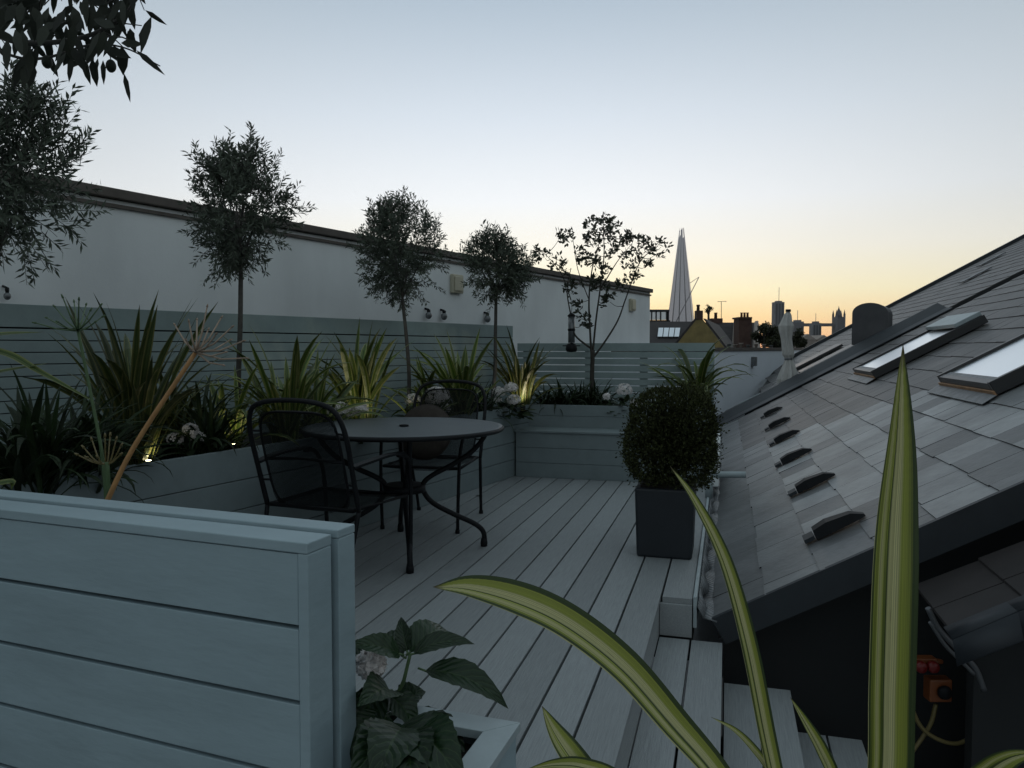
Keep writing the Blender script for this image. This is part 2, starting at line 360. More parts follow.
def math_n(op, a, b):
    n = N.new('ShaderNodeMath'); n.operation = op
    for i, v in enumerate((a, b)):
        if hasattr(v, 'links'): L.new(v, n.inputs[i])
        else: n.inputs[i].default_value = v
    return n.outputs[0]
half = math_n('MULTIPLY', math_n('ADD', az.outputs['Value'], 1), .5)
fac = math_n('POWER', half, 6)
mx = N.new('ShaderNodeMix'); mx.data_type = 'RGBA'; L.new(fac, mx.inputs[0]); L.new(back.outputs[0], mx.inputs[6]); L.new(front.outputs[0], mx.inputs[7])
sc10 = N.new('ShaderNodeVectorMath'); sc10.operation = 'SCALE'; sc10.inputs['Scale'].default_value = 12.0; L.new(mx.outputs[2], sc10.inputs[0])
mx2 = N.new('ShaderNodeMix'); mx2.data_type = 'RGBA'; mx2.inputs[0].default_value = .95; L.new(sky.outputs[0], mx2.inputs[6]); L.new(sc10.outputs[0], mx2.inputs[7])
L.new(mx2.outputs[2], bg.inputs[0]); bg.inputs[1].default_value = .1
sl = bpy.data.lights.new('sun', 'SUN'); so = bpy.data.objects.new('sun', sl); COL.objects.link(so)
sl.energy = .05; sl.angle = rad(10); sl.color = (1, .62, .35)
so.rotation_euler = (rad(90-1.5), 0, math.pi - SUNAZ); so.location = (0, 0, 30)
sc.view_settings.view_transform = 'Standard'; sc.view_settings.look = 'None'; sc.view_settings.exposure = .09; sc.view_settings.gamma = 1
sc.cycles.max_bounces = 6; sc.cycles.transparent_max_bounces = 16; sc.cycles.caustics_reflective = False; sc.cycles.caustics_refractive = False
sc.cycles.sample_clamp_indirect = 4

# ------------------------------------------------------------------ dusk air
hz = MB(); hz.box(-700, 1000, -60, 2300, -15.5, 332)
HZ = bpy.data.materials.new('haze_air'); HZ.use_nodes = True; HZ.node_tree.nodes.remove(HZ.node_tree.nodes['Principled BSDF'])
pv = HZ.node_tree.nodes.new('ShaderNodeVolumePrincipled'); pv.inputs['Density'].default_value = .00007; pv.inputs['Color'].default_value = (.92, .92, .94, 1)
HZ.node_tree.links.new(pv.outputs[0], HZ.node_tree.nodes['Material Output'].inputs['Volume'])
ho = hz.build('haze', HZ); ho['kind'] = 'stuff'

# ------------------------------------------------------------------ ground far below
g = MB(); g.quad([(-9000, -3000, -14), (9000, -3000, -14), (9000, 14000, -14), (-9000, 14000, -14)])
struct(g.build('ground', M['ground']))

# ------------------------------------------------------------------ deck, steps
TD, TF, SE = -.297, -.147, 3.72          # deck edge near / far, s of the step's end
def deckobj(name, mb, m): 
    o = mb.build(name, m); o.rotation_euler = (0, 0, -A); return struct(o)
# in deck-object space x = t, y = s (object rotated by -A about the camera's foot)
PITCHB, GAP = .15, .0105
d = MB(); k = 0; t1 = TF
while t1 > -6.5:
    t0 = t1 - PITCHB + GAP
    s0 = SE if k == 0 else -1.6
    d.box(t0, t1, s0, 7.3, -.026, 0, tone=R.random()); k += 1; t1 -= PITCHB
d.box(TD-.0, TF, SE-.022, SE-.001, -.18, -.0265, tone=.5)
d.box(TD-.024, TD-.003, -1.6, SE, -.18, -.027, tone=.4)      # riser under the nosing
deck = deckobj('roof_deck', d, M['deck'])
d = MB(); d.box(-6.6, TD-.03, -1.6, 7.4, -.3, -.03); d.box(TD-.03, TF-.005, SE, 7.4, -.3, -.03)
deckobj('deck_base', d, M['deck_dark'])
d = MB()
for n, (ta, z) in enumerate(((TD, -.18), (.004, -.36), (.305, -.54), (.606, -.72))):
    for q in range(2 if n < 3 else 16):
        a = ta + q*PITCHB
        d.box(a+.002, a+PITCHB-GAP+.002, -1.6, SE-.05-.02*n, z-.026, z, tone=R.random())
    d.box(ta+.002+(2 if n < 3 else 16)*PITCHB-.03, ta+(2 if n < 3 else 16)*PITCHB-.009, -1.6, SE-.05-.02*n, z-.155, z-.027)
deckobj('deck_steps', d, M['deck'])
d = MB(); d.box(TD+.01, 6, -1.6, SE+.5, -1.2, -.9); deckobj('lower_floor', d, M['deck_dark'])

# pale kerb strip and peeling gutter edge beside the deck
k = MB(); k.box(TF+.004, TF+.022, SE, 8.6, -.14, .012)
ko = k.build('gutter_board', M['kerb'], None, .003); ko.rotation_euler = (0, 0, -A)
tag(ko, 'narrow pale painted board edging the deck beside the slate roof', 'edging board')
k = MB(); rr = random.Random(3); n = 150; prev = None
for i in range(n+1):
    s = SE - .01 + (8.4-SE)*i/n
    a = (TF+.024, s, -.03 + rr.uniform(-.008, .014)); c = (TF+.05+.012*math.sin(i*.5)+rr.uniform(-.004, .006), s, -.085+.015*math.sin(i*.37)); e = (TF+.115, s, -.10)
    if prev: k.quad([prev[0], a, c, prev[1]], None, .5, True); k.quad([prev[1], c, e, prev[2]], None, .5, True)
    prev = (a, c, e)
ko = k.build('lead_gutter', M['leadpale'], None, 0, .006); ko.rotation_euler = (0, 0, -A)
tag(ko, 'crumpled worn lead gutter between deck edge and slate roof', 'gutter')
# low white upstand and pipe behind the box plant
k = MB(); k.box(TF+.01, TF+.09, 6.75, 8.4, .013, .30)
ko = k.build('upstand_wall', M['render'], None, .01); ko.rotation_euler = (0, 0, -A)
tag(ko, 'short white upstand wall behind the clipped box plant', 'wall')
k = MB(); k.tube([(TF+.02, 6.3, .19), (TF+.30, 6.3, .20)], .026, 12); k.tube([(TF+.02, 6.3, .185), (TF+.02, 6.3, .0)], .03, 12)
ko = k.build('overflow_pipe', M['kerb']); ko.rotation_euler = (0, 0, -A)
tag(ko, 'pale grey pipe poking from behind the box plant over the slates', 'pipe')

# ------------------------------------------------------------------ foreground slatted screen
def screen():
    c = at_z(307, 543.5, .82)
    a = rad(21.5)
    root = thing('slatted_screen', 'grey painted double slatted screen nearest the camera with flat cap', 'screen', (c.x, c.y, 0), 0)
    X = Vector((-math.cos(a), math.sin(a), 0)); Y = Vector((math.sin(a), math.cos(a), 0))
    fr = lambda p: X*p.x + Y*p.y + Vector((0, 0, p.z))
    Z = .82; Lg = 2.3
    def part(name, boxes, bev=.0025):
        m = MB()
        for b in boxes: m.box(*b, M=fr)
        return m.build(name, M['paint'], root, bev)
    part('top_cap', [(0.0, Lg, 0, .082, Z-.022, Z)])
    part('end_post', [(0.0, .024, .0015, .0805, -.5, Z-.0225)])
    bs = []; z = Z-.0245; hh = [.143, .143, .143, .143, .143, .143]
    for h in hh:
        bs.append((.0252, Lg, .004, .026, z-h, z)); z -= h + .009
    part('front_boards', bs, .002)
    m = MB(); m.box(.03, Lg, .032, .07, -.5, Z-.03, M=fr); m.build('core_panel', M['deck_dark'], root)
    part('rear_cap', [(-.008, Lg, .093, .156, Z-.012, Z+.006)])
    part('rear_post', [(-.008, .03, .0945, .1545, -.5, Z-.0125)])
    part('rear_panel', [(.031, Lg, .098, .15, -.5, Z-.0125)])
    return c, X, Y
SC, SX, SY = screen()

# ------------------------------------------------------------------ left raised bed, bench, back bed
BED_Z = .655
C0 = at_z(512, 477, 0); b26 = rad(26.6); BD = Vector((math.sin(b26), math.cos(b26), 0)); BN = Vector((-BD.y, BD.x, 0))
def B(m_, n_, z=0.0): return C0 + BD*m_ + BN*n_ + Vector((0, 0, z))
root = thing('raised_bed', 'long grey boarded raised bed full of plants beside table and chairs', 'planter', (C0.x, C0.y, 0), 0)
iv = Matrix.Translation(-Vector((C0.x, C0.y, 0)))
fr = lambda p: iv @ B(p.x, p.y, p.z)
m = MB(); z = 0
for h in (.158, .158, .158, .170):
    m.box(-6.4, .58, 0.0, .03, z+.002, z+h, M=fr); z += h+.0025
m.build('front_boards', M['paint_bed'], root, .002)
m = MB(); m.box(-6.4, .58, .034, .06, 0, .55, M=fr); m.build('liner', M['deck_dark'], root)
m = MB(); q = [iv @ B(-6.4, .031, .58), iv @ B(.55, .031, .58), iv @ B(1.5, .6, .585), iv @ B(1.2, 1.0, .585), iv @ B(-6.4, 1.6, .585)]
m.prism(q, (0, 0, -.1)); m.build('soil', M['soil'], root)
SB, SBB, SF = 6.88, 7.20, 8.07       # bench front, back-bed front, low fence (s)
def sbox(mb, s0, s1, t0, t1, z0, z1, o=Vector((0, 0, 0)), tone=.5):
    mb.box(s0, s1, t0, t1, z0, z1, M=lambda p: W(p.x, p.y, p.z) - o, tone=tone)
o0 = W(SB, -1.9)
root = thing('built_in_bench', 'low grey boarded bench built across the far end of deck', 'bench', o0)
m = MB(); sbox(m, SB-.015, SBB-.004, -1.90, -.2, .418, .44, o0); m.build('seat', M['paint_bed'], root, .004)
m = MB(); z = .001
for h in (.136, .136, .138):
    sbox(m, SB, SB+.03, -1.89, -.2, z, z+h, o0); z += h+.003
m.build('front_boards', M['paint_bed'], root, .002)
o0 = W(SBB, -1)
root = thing('back_planter', 'grey boarded planter bed behind the bench in front of low fence', 'planter', o0)
m = MB(); z = .30
sbox(m, SBB, SBB+.03, -1.93, -.16, .0, .548, o0); sbox(m, SBB, SBB+.03, -1.93, -.16, .5505, .655, o0)
sbox(m, SBB+.031, SF-.05, -.19, -.16, 0, .655, o0)
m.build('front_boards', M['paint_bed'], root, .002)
m = MB(); sbox(m, SBB+.031, SF-.02, -2.3, -.191, .45, .60, o0); m.build('soil', M['soil'], root)

# ------------------------------------------------------------------ fences
p1 = at_y(513, 326, 8.36); f33 = rad(33); FD = Vector((math.sin(f33), math.cos(f33), 0)); FN = Vector((-FD.y, FD.x, 0))
root = thing('slat_fence', 'tall grey slatted fence along the left bed below the white wall', 'fence', (p1.x, p1.y, 0))
fr = lambda p: FD*p.x + FN*p.y + Vector((0, 0, p.z))
TOPZ = p1.z
def fence1():
    m = MB(); m.box(-9, 0, .001, .022, TOPZ-.125, TOPZ, M=fr)
    z = TOPZ-.134
    while z > .4:
        m.box(-9, 0, .001, .021, z-.0605, z, M=fr); z -= .066
    m.build('slats', M['paint_fence'], root, .0015)
    m = MB(); m.box(-9, -.01, .03, .05, .3, TOPZ-.01, M=fr); m.build('gap_shade_sheet', M['deck_dark'], root)  # dark sheet added behind the slats to stand for shade in the gaps
    for x in (-.05, -1.9, -3.7, -5.5):
        m = MB(); m.box(x-.045, x+.0455, .051, .11, .3, TOPZ-.03, M=fr); m.build('post', M['paint_fence'], root)
fence1()
o0 = W(SF, -1.3)
root = thing('slat_fence', 'low grey open slatted fence across the far end behind the bench', 'fence', o0)
m = MB(); z = 1.252; k = 0
T0, T1 = -2.2, -.125
while z > .55:
    h = .085 if k == 0 else .062
    sbox(m, SF, SF+.02, T0, T1, z-h, z, o0); z -= h + (.007 if k == 0 else .010); k += 1
m.build('slats', M['paint_fence'], root, .0015)
for t in (-2.1, -1.42, -.84, -.17):
    m = MB(); sbox(m, SF+.022, SF+.08, t-.04, t+.04, .0, 1.235, o0); m.build('post', M['paint_fence'], root)

# ------------------------------------------------------------------ white building on the left
wa = rad(30.6); WD = Vector((math.sin(wa), math.cos(wa), 0)); WN = Vector((-WD.y, WD.x, 0))
we = at_y(650, 292, 14.67); WTOP = we.z
root = thing('white_building', 'long white rendered building with brown coping along left side', 'building', (we.x, we.y, 0))
fr = lambda p: WD*p.x + WN*p.y + Vector((0, 0, p.z))
m = MB(); m.box(-22, 0, 0, 6, -14, WTOP-.02, M=fr); m.build('wall', M['render'], root)
m = MB(); m.box(-22, .04, -.05, .35, WTOP-.015, WTOP+.055, M=fr); m.build('coping', M['coping'], root, .008)
m = MB(); m.box(-22, .02, -.022, -.001, WTOP-.075, WTOP-.05, M=fr); m.build('drip_moulding', M['coping'], root)
m = MB(); m.box(-22, 0, .36, 6, WTOP-.055, WTOP-.02, M=fr); m.build('flat_roof', M['lead'], root)
WP = Vector((we.x, we.y, 0))
def on_wall(px, py, off=0.0):      # ray to the wall's face plane
    d_ = ray(px, py); n_ = WN; o_ = Vector((0, 0, H))
    k_ = (WP - WN*off - o_).dot(n_)/d_.dot(n_); return o_ + d_*k_
for i, (px, py, lab) in enumerate(((455, 284, 'cream square wall light on white wall between the two middle olive trees'), (631, 305, 'small cream wall light near the far end of white wall'))):
    p = on_wall(px, py)
    r_ = thing('wall_light', lab, 'wall light', p, math.atan2(WD.y, WD.x), 'square wall lights')
    m = MB(); m.box(-.11, .11, -.05, -.002, -.11, .11); m.build('housing', M['cream'], r_, .012)
    m = MB(); m.box(-.085, .085, -.066, -.0505, -.085, .085); m.build('lens', M['cream'], r_, .008)
for i, (px, py, lab) in enumerate(((425, 313, 'small bulb lamp under the crown of the second standing olive tree'), (440.5, 314, 'small bulb lamp just right of the second olive crown'), (484, 316.5, 'small bulb lamp on white wall beside the slim far olive trunk'), (3, 294, 'small bulb lamp on white wall at far left under olive leaves'))):
    p = on_wall(px, py)
    r_ = thing('bulb_lamp', lab, 'lamp', p, math.atan2(WD.y, WD.x), 'bulb lamps on the white wall')
    k = p.y/8
    m = MB(); m.lathe([(.001, .04), (.018*k, .038), (.02*k, .02), (.014*k, .0)], (0, -.05, 0), 12); m.tube([(0, -.05, .035), (0, -.001, .05)], .012*k, 6)
    m.build('socket', M['black'], r_)
    m = MB(); m.ball((0, -.05, -.025*k), .034*k, .034*k, .04*k); m.build('bulb', M['bulb'], r_)

# ------------------------------------------------------------------ table
F1, F2 = at_z(410, 573, 0), at_z(484, 546, 0)
mid = (F1+F2)/2; dd = F2-F1; TC = mid + Vector((-dd.y, dd.x, 0))/2; FR = (F1-TC).length
def table():
    root = thing('garden_table', 'round grey metal garden table with curved black legs on the deck', 'table', (TC.x, TC.y, 0))
    Rr = .585; z = .735
    m = MB(); m.lathe([(.02, z-.006), (Rr-.03, z-.006), (Rr-.012, z-.012), (Rr-.012, z-.004), (Rr-.004, z+.006), (Rr-.03, z+.004), (.03, z+.003), (.02, z+.003)], n=72)
    m.build('tabletop', M['tabletop'], root)
    m = MB(); pts = [(math.cos(a)*(Rr-.006), math.sin(a)*(Rr-.006), z-.008) for a in [2*math.pi*i/64 for i in range(65)]]
    m.tube(pts, .013, 8, cap=False); m.build('rim', M['black'], root)
    m = MB(); m.lathe([(.026, z+.0035), (.03, z+.012), (.012, z+.016), (.001, z+.016)], n=16); m.build('hole_plug', M['blackplastic'], root)
    prof = [(.50, .722), (.475, .66), (.40, .575), (.28, .50), (.17, .445), (.115, .40), (.115, .345), (.17, .275), (.29, .205), (.41, .145), (.465, .10), (.48, .05), (FR, .012)]
    a0 = math.atan2(F1.y-TC.y, F1.x-TC.x)
    for i in range(4):
        a = a0 + i*math.pi/2
        m = MB(); m.tube(spline([(r*math.cos(a), r*math.sin(a), zz) for r, zz in prof], 5), .0155, 10)
        lg = m.build('leg', M['black'], root)
        m = MB(); m.lathe([(.02, 0), (.022, .02), (.017, .05)], (FR*math.cos(a), FR*math.sin(a), 0), 12); m.build('foot', M['blackplastic'], lg)
    m = MB(); m.lathe([(.09, .352), (.125, .352), (.125, .392), (.09, .392)], n=32); m.lathe([(.001, .36), (.1, .36), (.1, .366), (.001, .366)], n=24)
    m.build('collar', M['black'], root)
    m = MB()
    for i in range(2):
        a = a0 + i*math.pi/2
        m.box(-.5, .5, -.012, .012, .705+.0125*i, .717+.0125*i, M=Matrix.Rotation(a, 4, 'Z'))
    m.build('top_brace', M['black'], root)
table()

# ------------------------------------------------------------------ chairs (local: faces +Y, origin on deck under the seat)
def sheet(fn, nu, nv, su, sv, mb):
    P = [[Vector(fn(i/nu, j/nv)) for i in range(nu+1)] for j in range(nv+1)]
    for j in range(nv):
        for i in range(nu):
            mb.quad([P[j][i], P[j][i+1], P[j+1][i+1], P[j+1][i]], [(i/nu*su, j/nv*sv), ((i+1)/nu*su, j/nv*sv), ((i+1)/nu*su, (j+1)/nv*sv), (i/nu*su, (j+1)/nv*sv)], .5, True)
def back_y(z): return -.22 - max(0, z-.42)*.30
def make_chair(label, loc, rz):
    root = thing('garden_chair', label, 'chair', loc, rz, 'metal chairs at the round table')
    hw = .265
    # back frame: two posts bending into an arched top
    pts = [(-hw, back_y(.42), .42), (-hw-.005, back_y(.62), .62), (-hw-.005, back_y(.80), .80), (-hw+.03, back_y(.905), .905), (-.15, back_y(.945), .945), (0, back_y(.957), .957)]
    full = pts + [(-x, y, z) for x, y, z in reversed(pts[:-1])]
    m = MB(); m.tube(spline(full, 6), .0125, 8); m.build('back_frame', M['black'], root)
    # mesh panel: narrower inner rounded frame
    ip = []
    for a in range(0, 360, 10):
        c, s_ = math.cos(rad(a)), math.sin(rad(a))
        x = .222*math.copysign(abs(c)**.45, c); z = .655 + .245*math.copysign(abs(s_)**.45, s_)
        ip.append((x, back_y(z)+.012, z))
    m = MB(); m.tube(ip+[ip[0]], .006, 6, cap=False)
    m.tube([(-.225, back_y(.66)+.012, .66), (0, back_y(.67)+.0, .672), (.225, back_y(.66)+.012, .66)], .008, 6)
    for s_ in (-1, 1):
        for z in (.55, .8): m.tube([(s_*.222, back_y(z)+.012, z), (s_*hw, back_y(z), z)], .006, 6)
    m.build('back_rail', M['black'], root)
    m = MB()
    def bf(u, v):
        a = v*2-1; x = (u*2-1)*.222*(1-max(0, abs(a)-.7)**2*1.8); z = .655 + a*.243
        return (x, back_y(z)+.010-.02*(1-(u*2-1)**2), z)
    sheet(bf, 10, 14, .44, .49, m); m.build('back_panel', M['mesh'], root)
    # seat
    m = MB()
    def sf(u, v):
        return ((u*2-1)*(.235+.02*v), -.225+v*.475, .425 + .012*(v*2-1)**2*(1 if v > .5 else .3) - .015*(1-(u*2-1)**2) - (.03*max(0, v-.88)/.12))
    sheet(sf, 8, 8, .47, .48, m); m.build('seat', M['mesh'], root)
    m = MB(); c = [(-.24, -.23, .423), (.24, -.23, .423), (.265, .25, .415), (-.265, .25, .415)]
    m.tube([c[0], c[1], c[2], c[3], c[0]], .011, 8); m.build('seat_frame', M['black'], root)
    for s_ in (-1, 1):
        m = MB(); m.tube(spline([(s_*hw, back_y(.42)+.0, .42), (s_*.258, -.25, .30), (s_*.245, -.30, .12), (s_*.24, -.325, .0)], 5), .0115, 8)
        m.tube([(s_*.24, -.325, .022), (s_*.24, -.325, 0)], .016, 8); m.build('leg', M['black'], root)
        m = MB(); m.tube(spline([(s_*.262, .29, .0), (s_*.268, .29, .25), (s_*.275, .275, .5), (s_*.285, .22, .625), (s_*.288, .12, .648)], 6), .0115, 8)
        m.tube([(s_*.262, .29, .022), (s_*.262, .29, 0)], .016, 8); m.build('leg', M['black'], root)
        m = MB(); ar = spline([(s_*.288, .16, .65), (s_*.29, .0, .655), (s_*.288, -.15, .648), (s_*.27, back_y(.63), .635)], 6)
        for a, b in zip(ar[:-1], ar[1:]):
            m.quad([a+Vector((-.022, 0, 0)), a+Vector((.022, 0, 0)), b+Vector((.02, 0, 0)), b+Vector((-.02, 0, 0))])
        m.build('armrest', M['black'], root, 0, .012)
    return root
def face(p, q): return math.atan2(q[1]-p[1], q[0]-p[0]) - math.pi/2
r1, r2 = at_z(481.5, 513, 0), at_z(419.6, 509.7, 0); f1_, f2_ = at_z(454, 535.6, 0), at_z(380.8, 530, 0)
ca = (r1+r2)/2; cb = (f1_+f2_)/2; cc = (ca+cb)/2
make_chair('black mesh garden chair with a cushion, behind the round table', (cc.x, cc.y, 0), face(ca, cb))
CH2 = Vector((-.90, 3.93, 0))
make_chair('black mesh garden chair left of the round table, its back to the camera', CH2, face(CH2, TC+Vector((.0, .1, 0))))
# cushion leaning on the far chair
cu = thing('cushion', 'round tan scatter cushion leaning in the chair behind the table', 'cushion', (cc.x, cc.y, 0), face(ca, cb))
m = MB(); m.ball((0, 0, 0), .20, .065, .20, 24, 14)
m.v = [tuple(Matrix.Translation((.13, -.17, .60)) @ Matrix.Rotation(rad(18), 4, 'X') @ Vector(p)) for p in m.v]
m.build('cushion_cover', M['cushion'], cu)
m = MB(); mt_ = Matrix.Translation((.13, -.17, .60)) @ Matrix.Rotation(rad(18), 4, 'X')
m.tube([mt_ @ Vector((.2*math.cos(a), 0, .2*math.sin(a))) for a in [2*math.pi*i/40 for i in range(41)]], .006, 6, cap=False)
m.build('piping', M['cushion'], cu)

# ------------------------------------------------------------------ foliage generators
def unit(rr):
    while True:
        v = Vector((rr.uniform(-1, 1), rr.uniform(-1, 1), rr.uniform(-1, 1)))
        if .05 < v.length < 1: return v.normalized()
def olive_tree(label, base, crown_c, rx, rz, seed, ntw=240, leafL=.046, leafW=.0105, mtl='olive', lean=(0, 0), trunk_r=.018, group='standard olive trees in the bed', lumps=6):
    rr = random.Random(seed); base = Vector(base); cc_ = Vector(crown_c) - base
    root = thing('olive_tree', label, 'tree', base, 0, group)
    m = MB(); fork = Vector((cc_.x, cc_.y, cc_.z - rz*.75))
    wob = [Vector((rr.uniform(-.03, .03), rr.uniform(-.02, .02), 0)) for _ in range(3)]
    m.tube(spline([(0, 0, -.05), fork*.33+wob[0], fork*.66+wob[1], fork], 6), [trunk_r, trunk_r*.75], 9)
    tr = m
    limbs = []; lumpc = []
    for i in range(lumps+10):
        u = unit(rr); u.z = u.z*.85 + .12
        e = cc_ + Vector((u.x*rx*.62, u.y*rx*.62, u.z*rz*.66)); lumpc.append(e)
        a = fork.lerp(e, .45) + Vector((rr.uniform(-.03, .03), rr.uniform(-.03, .03), .03))
        tr.tube(spline([fork, a, e], 4), [trunk_r*.5, trunk_r*.16], 5, cap=False); limbs.append((a, e))
    lf = MB(); tw = tr
    ntw = int(ntw*2.2)
    for i in range(ntw):
        if i < ntw*.8:
            e = rr.choice(lumpc); o_ = e + unit(rr)*rr.uniform(.1, .5)*min(rx, rz)
        else:
            u = unit(rr); o_ = cc_ + Vector((u.x*rx, u.y*rx, u.z*rz))*rr.uniform(.3, .8)
        q = o_ - cc_; q = Vector((q.x/rx, q.y/rx, q.z/rz))
        if q.length > .86: o_ = cc_ + Vector((q.x*rx, q.y*rx, q.z*rz))/q.length*.84
        out = (o_-cc_).normalized() if (o_-cc_).length > .01 else unit(rr)
        topz = (o_.z-cc_.z)/rz
        dv = (out*(.55 if topz > .2 else 1) + unit(rr)*.45 + Vector((0, 0, .75 if topz > .1 else (.35 if topz > -.5 else -.12)))).normalized()
        ln = rr.uniform(.07, .14)*(rx/.36)**.5
        if rr.random() < .12: ln *= 1.5
        pts = [o_ + dv*ln*k_/4 + Vector((0, 0, -.015*(k_/4)**2)) for k_ in range(5)]
        tw.tube(pts, [.0022, .001], 3, cap=False)
        nl = int(ln/leafL*6.5)
        tn = rr.uniform(.15, .85)
        for j in range(nl):
            f = (j+.6)/nl; p = o_ + dv*ln*f
            sd = dv.orthogonal(); sd.rotate(Matrix.Rotation(rr.uniform(0, 6.28), 3, dv))
            ld = (dv*rr.uniform(.5, 1.0) + sd*rr.uniform(.5, 1.0)).normalized()
            lf.leaf(p, ld, unit(rr), leafL*rr.uniform(.65, 1.15), leafW*rr.uniform(.8, 1.2), min(1, max(0, tn+rr.uniform(-.2, .2))), rr.uniform(-.1, .2), six=False)
    tr.build('trunk', M['bark'], root); lf.build('crown', M[mtl], root)
    return root
def P_at(px, y, z): p = at_y(px, 348, y); return Vector((p.x, y, z))
def crown(px, py, y): return at_y(px, py, y)
olive_tree('dense olive tree cut by the left edge of the photo', P_at(-85, 3.5, .6), crown(-4, 180, 3.5), .44, .43, 11, 300, .056, .0115)
olive_tree('round-headed olive tree, largest crown above the chair at left', P_at(235, 4.75, .6), crown(240, 212, 4.75), .36, .42, 12, 300)
olive_tree('olive tree rising behind the middle of the round table', P_at(407, 6.3, .6), crown(402, 256, 6.3), .38, .46, 23, 320)
olive_tree('smallest slim-trunked olive tree, right of the other olives', P_at(490, 7.4, .6), crown(496, 268, 7.4), .34, .355, 15, 250, .054, .012, trunk_r=.02)

# sparse multi-stem tree behind the bench
def sparse_tree():
    y = 7.75; base = P_at(592, y, .59); rr = random.Random(5)
    root = thing('sparse_tree', 'thin multi-stemmed young tree with sparse leaf tufts behind the bench', 'tree', base)
    T = lambda px, py, dy=0: at_y(px, py, y+dy) - base
    m = MB(); tw = m; lf = MB()
    B0 = Vector((0, 0, -.03)); K1 = T(593, 350); 
    m.tube(spline([B0, T(592, 378), K1], 5), [.026, .02], 8)
    stems = [([K1, T(575, 335, .05), T(571, 316, .08), T(567, 290, .1), T(571, 268, .1)], .012),
             ([T(592, 362), T(590, 330), T(589, 300), T(592, 270), T(600, 240)], .014),
             ([K1, T(596, 320, -.05), T(600, 290, -.1), T(604, 255, -.1), T(603, 222, -.1)], .012),
             ([T(593, 358), T(606, 340, .0), T(618, 320, .05), T(626, 298, .05), T(640, 262, .1), T(658, 246, .1)], .012),
             ([T(571, 300, .08), T(562, 275, .1), T(548, 257, .1), T(536, 248, .1)], .006),
             ([T(600, 290, -.1), T(617, 262, -.15), T(631, 245, -.15)], .007),
             ([T(589, 300), T(578, 270, -.1), T(573, 240, -.1), T(572, 235, -.1)], .005)]
    paths = []
    for pts, r in stems:
        sp_ = spline(pts, 6); m.tube(sp_, [r, r*.3], 6, cap=False); paths.append(sp_)
    tips = [(536, 250), (545, 258), (556, 262), (562, 268), (561, 236), (571, 240), (583, 252), (587, 240), (590, 228), (597, 222), (604, 220), (612, 224), (617, 236), (606, 238), (598, 248), (590, 262), (603, 262), (612, 254), (626, 240), (634, 236), (643, 247), (652, 245), (661, 247), (655, 255), (640, 258), (633, 250), (628, 262), (638, 272), (646, 266), (629, 280), (580, 256), (596, 275), (608, 272), (572, 288), (568, 282), (577, 300), (584, 318), (582, 325), (608, 292), (618, 286), (610, 302), (594, 236), (606, 229), (621, 250), (590, 284), (600, 288)]
    for px, py in tips:
        c = T(px, py, rr.uniform(-.18, .18))
        best = min((q for p_ in paths for q in p_[4:]), key=lambda q: (q-c).length + max(0, q.z-c.z)*1.5)
        tw.tube(spline([best, best.lerp(c, .55)+Vector((0, 0, -.02)), c], 4), [.0035, .002], 4, cap=False)
        ax = (c-best).normalized() if (c-best).length > .01 else Vector((0, 0, 1))
        for sub in range(3):
            cc2 = c + unit(rr)*.06
            for _ in range(13):
                dv = (unit(rr) + ax*.6 + Vector((0, 0, .2))).normalized()
                lf.leaf(cc2 + unit(rr)*.03, dv, unit(rr), rr.uniform(.042, .065), rr.uniform(.02, .028), rr.random(), .1, six=False)
    m.build('trunk', M['twig'], root); lf.build('crown', M['sparse'], root)
    # hanging feeder
    p = at_y(571.5, 331, y+.08)
    f = thing('bird_feeder', 'clear tube bird feeder with black ends hanging in the sparse tree', 'bird feeder', p)
    m = MB(); m.lathe([(.034, -.12), (.034, .15), (.033, .15), (.033, -.12)], n=16); m.build('tube', M['bulb'], f)
    m = MB(); m.lathe([(.001, .185), (.02, .18), (.042, .155), (.042, .148), (.001, .148)], n=16); m.build('lid', M['black'], f)
    m = MB(); m.lathe([(.036, .0), (.038, .005), (.038, .02), (.036, .025)], n=16); m.build('band', M['black'], f)
    m = MB(); m.lathe([(.001, -.215), (.05, -.21), (.06, -.185), (.05, -.14), (.036, -.125), (.001, -.12)], n=16); m.tube([(-.09, 0, -.15), (.09, 0, -.15)], .006, 6); m.build('tray', M['black'], f)
    m = MB(); m.tube([(0, 0, .183), (.004, 0, .25), (-.01, 0, .34)], .0025, 5); m.build('hanger', M['black'], f)
sparse_tree()

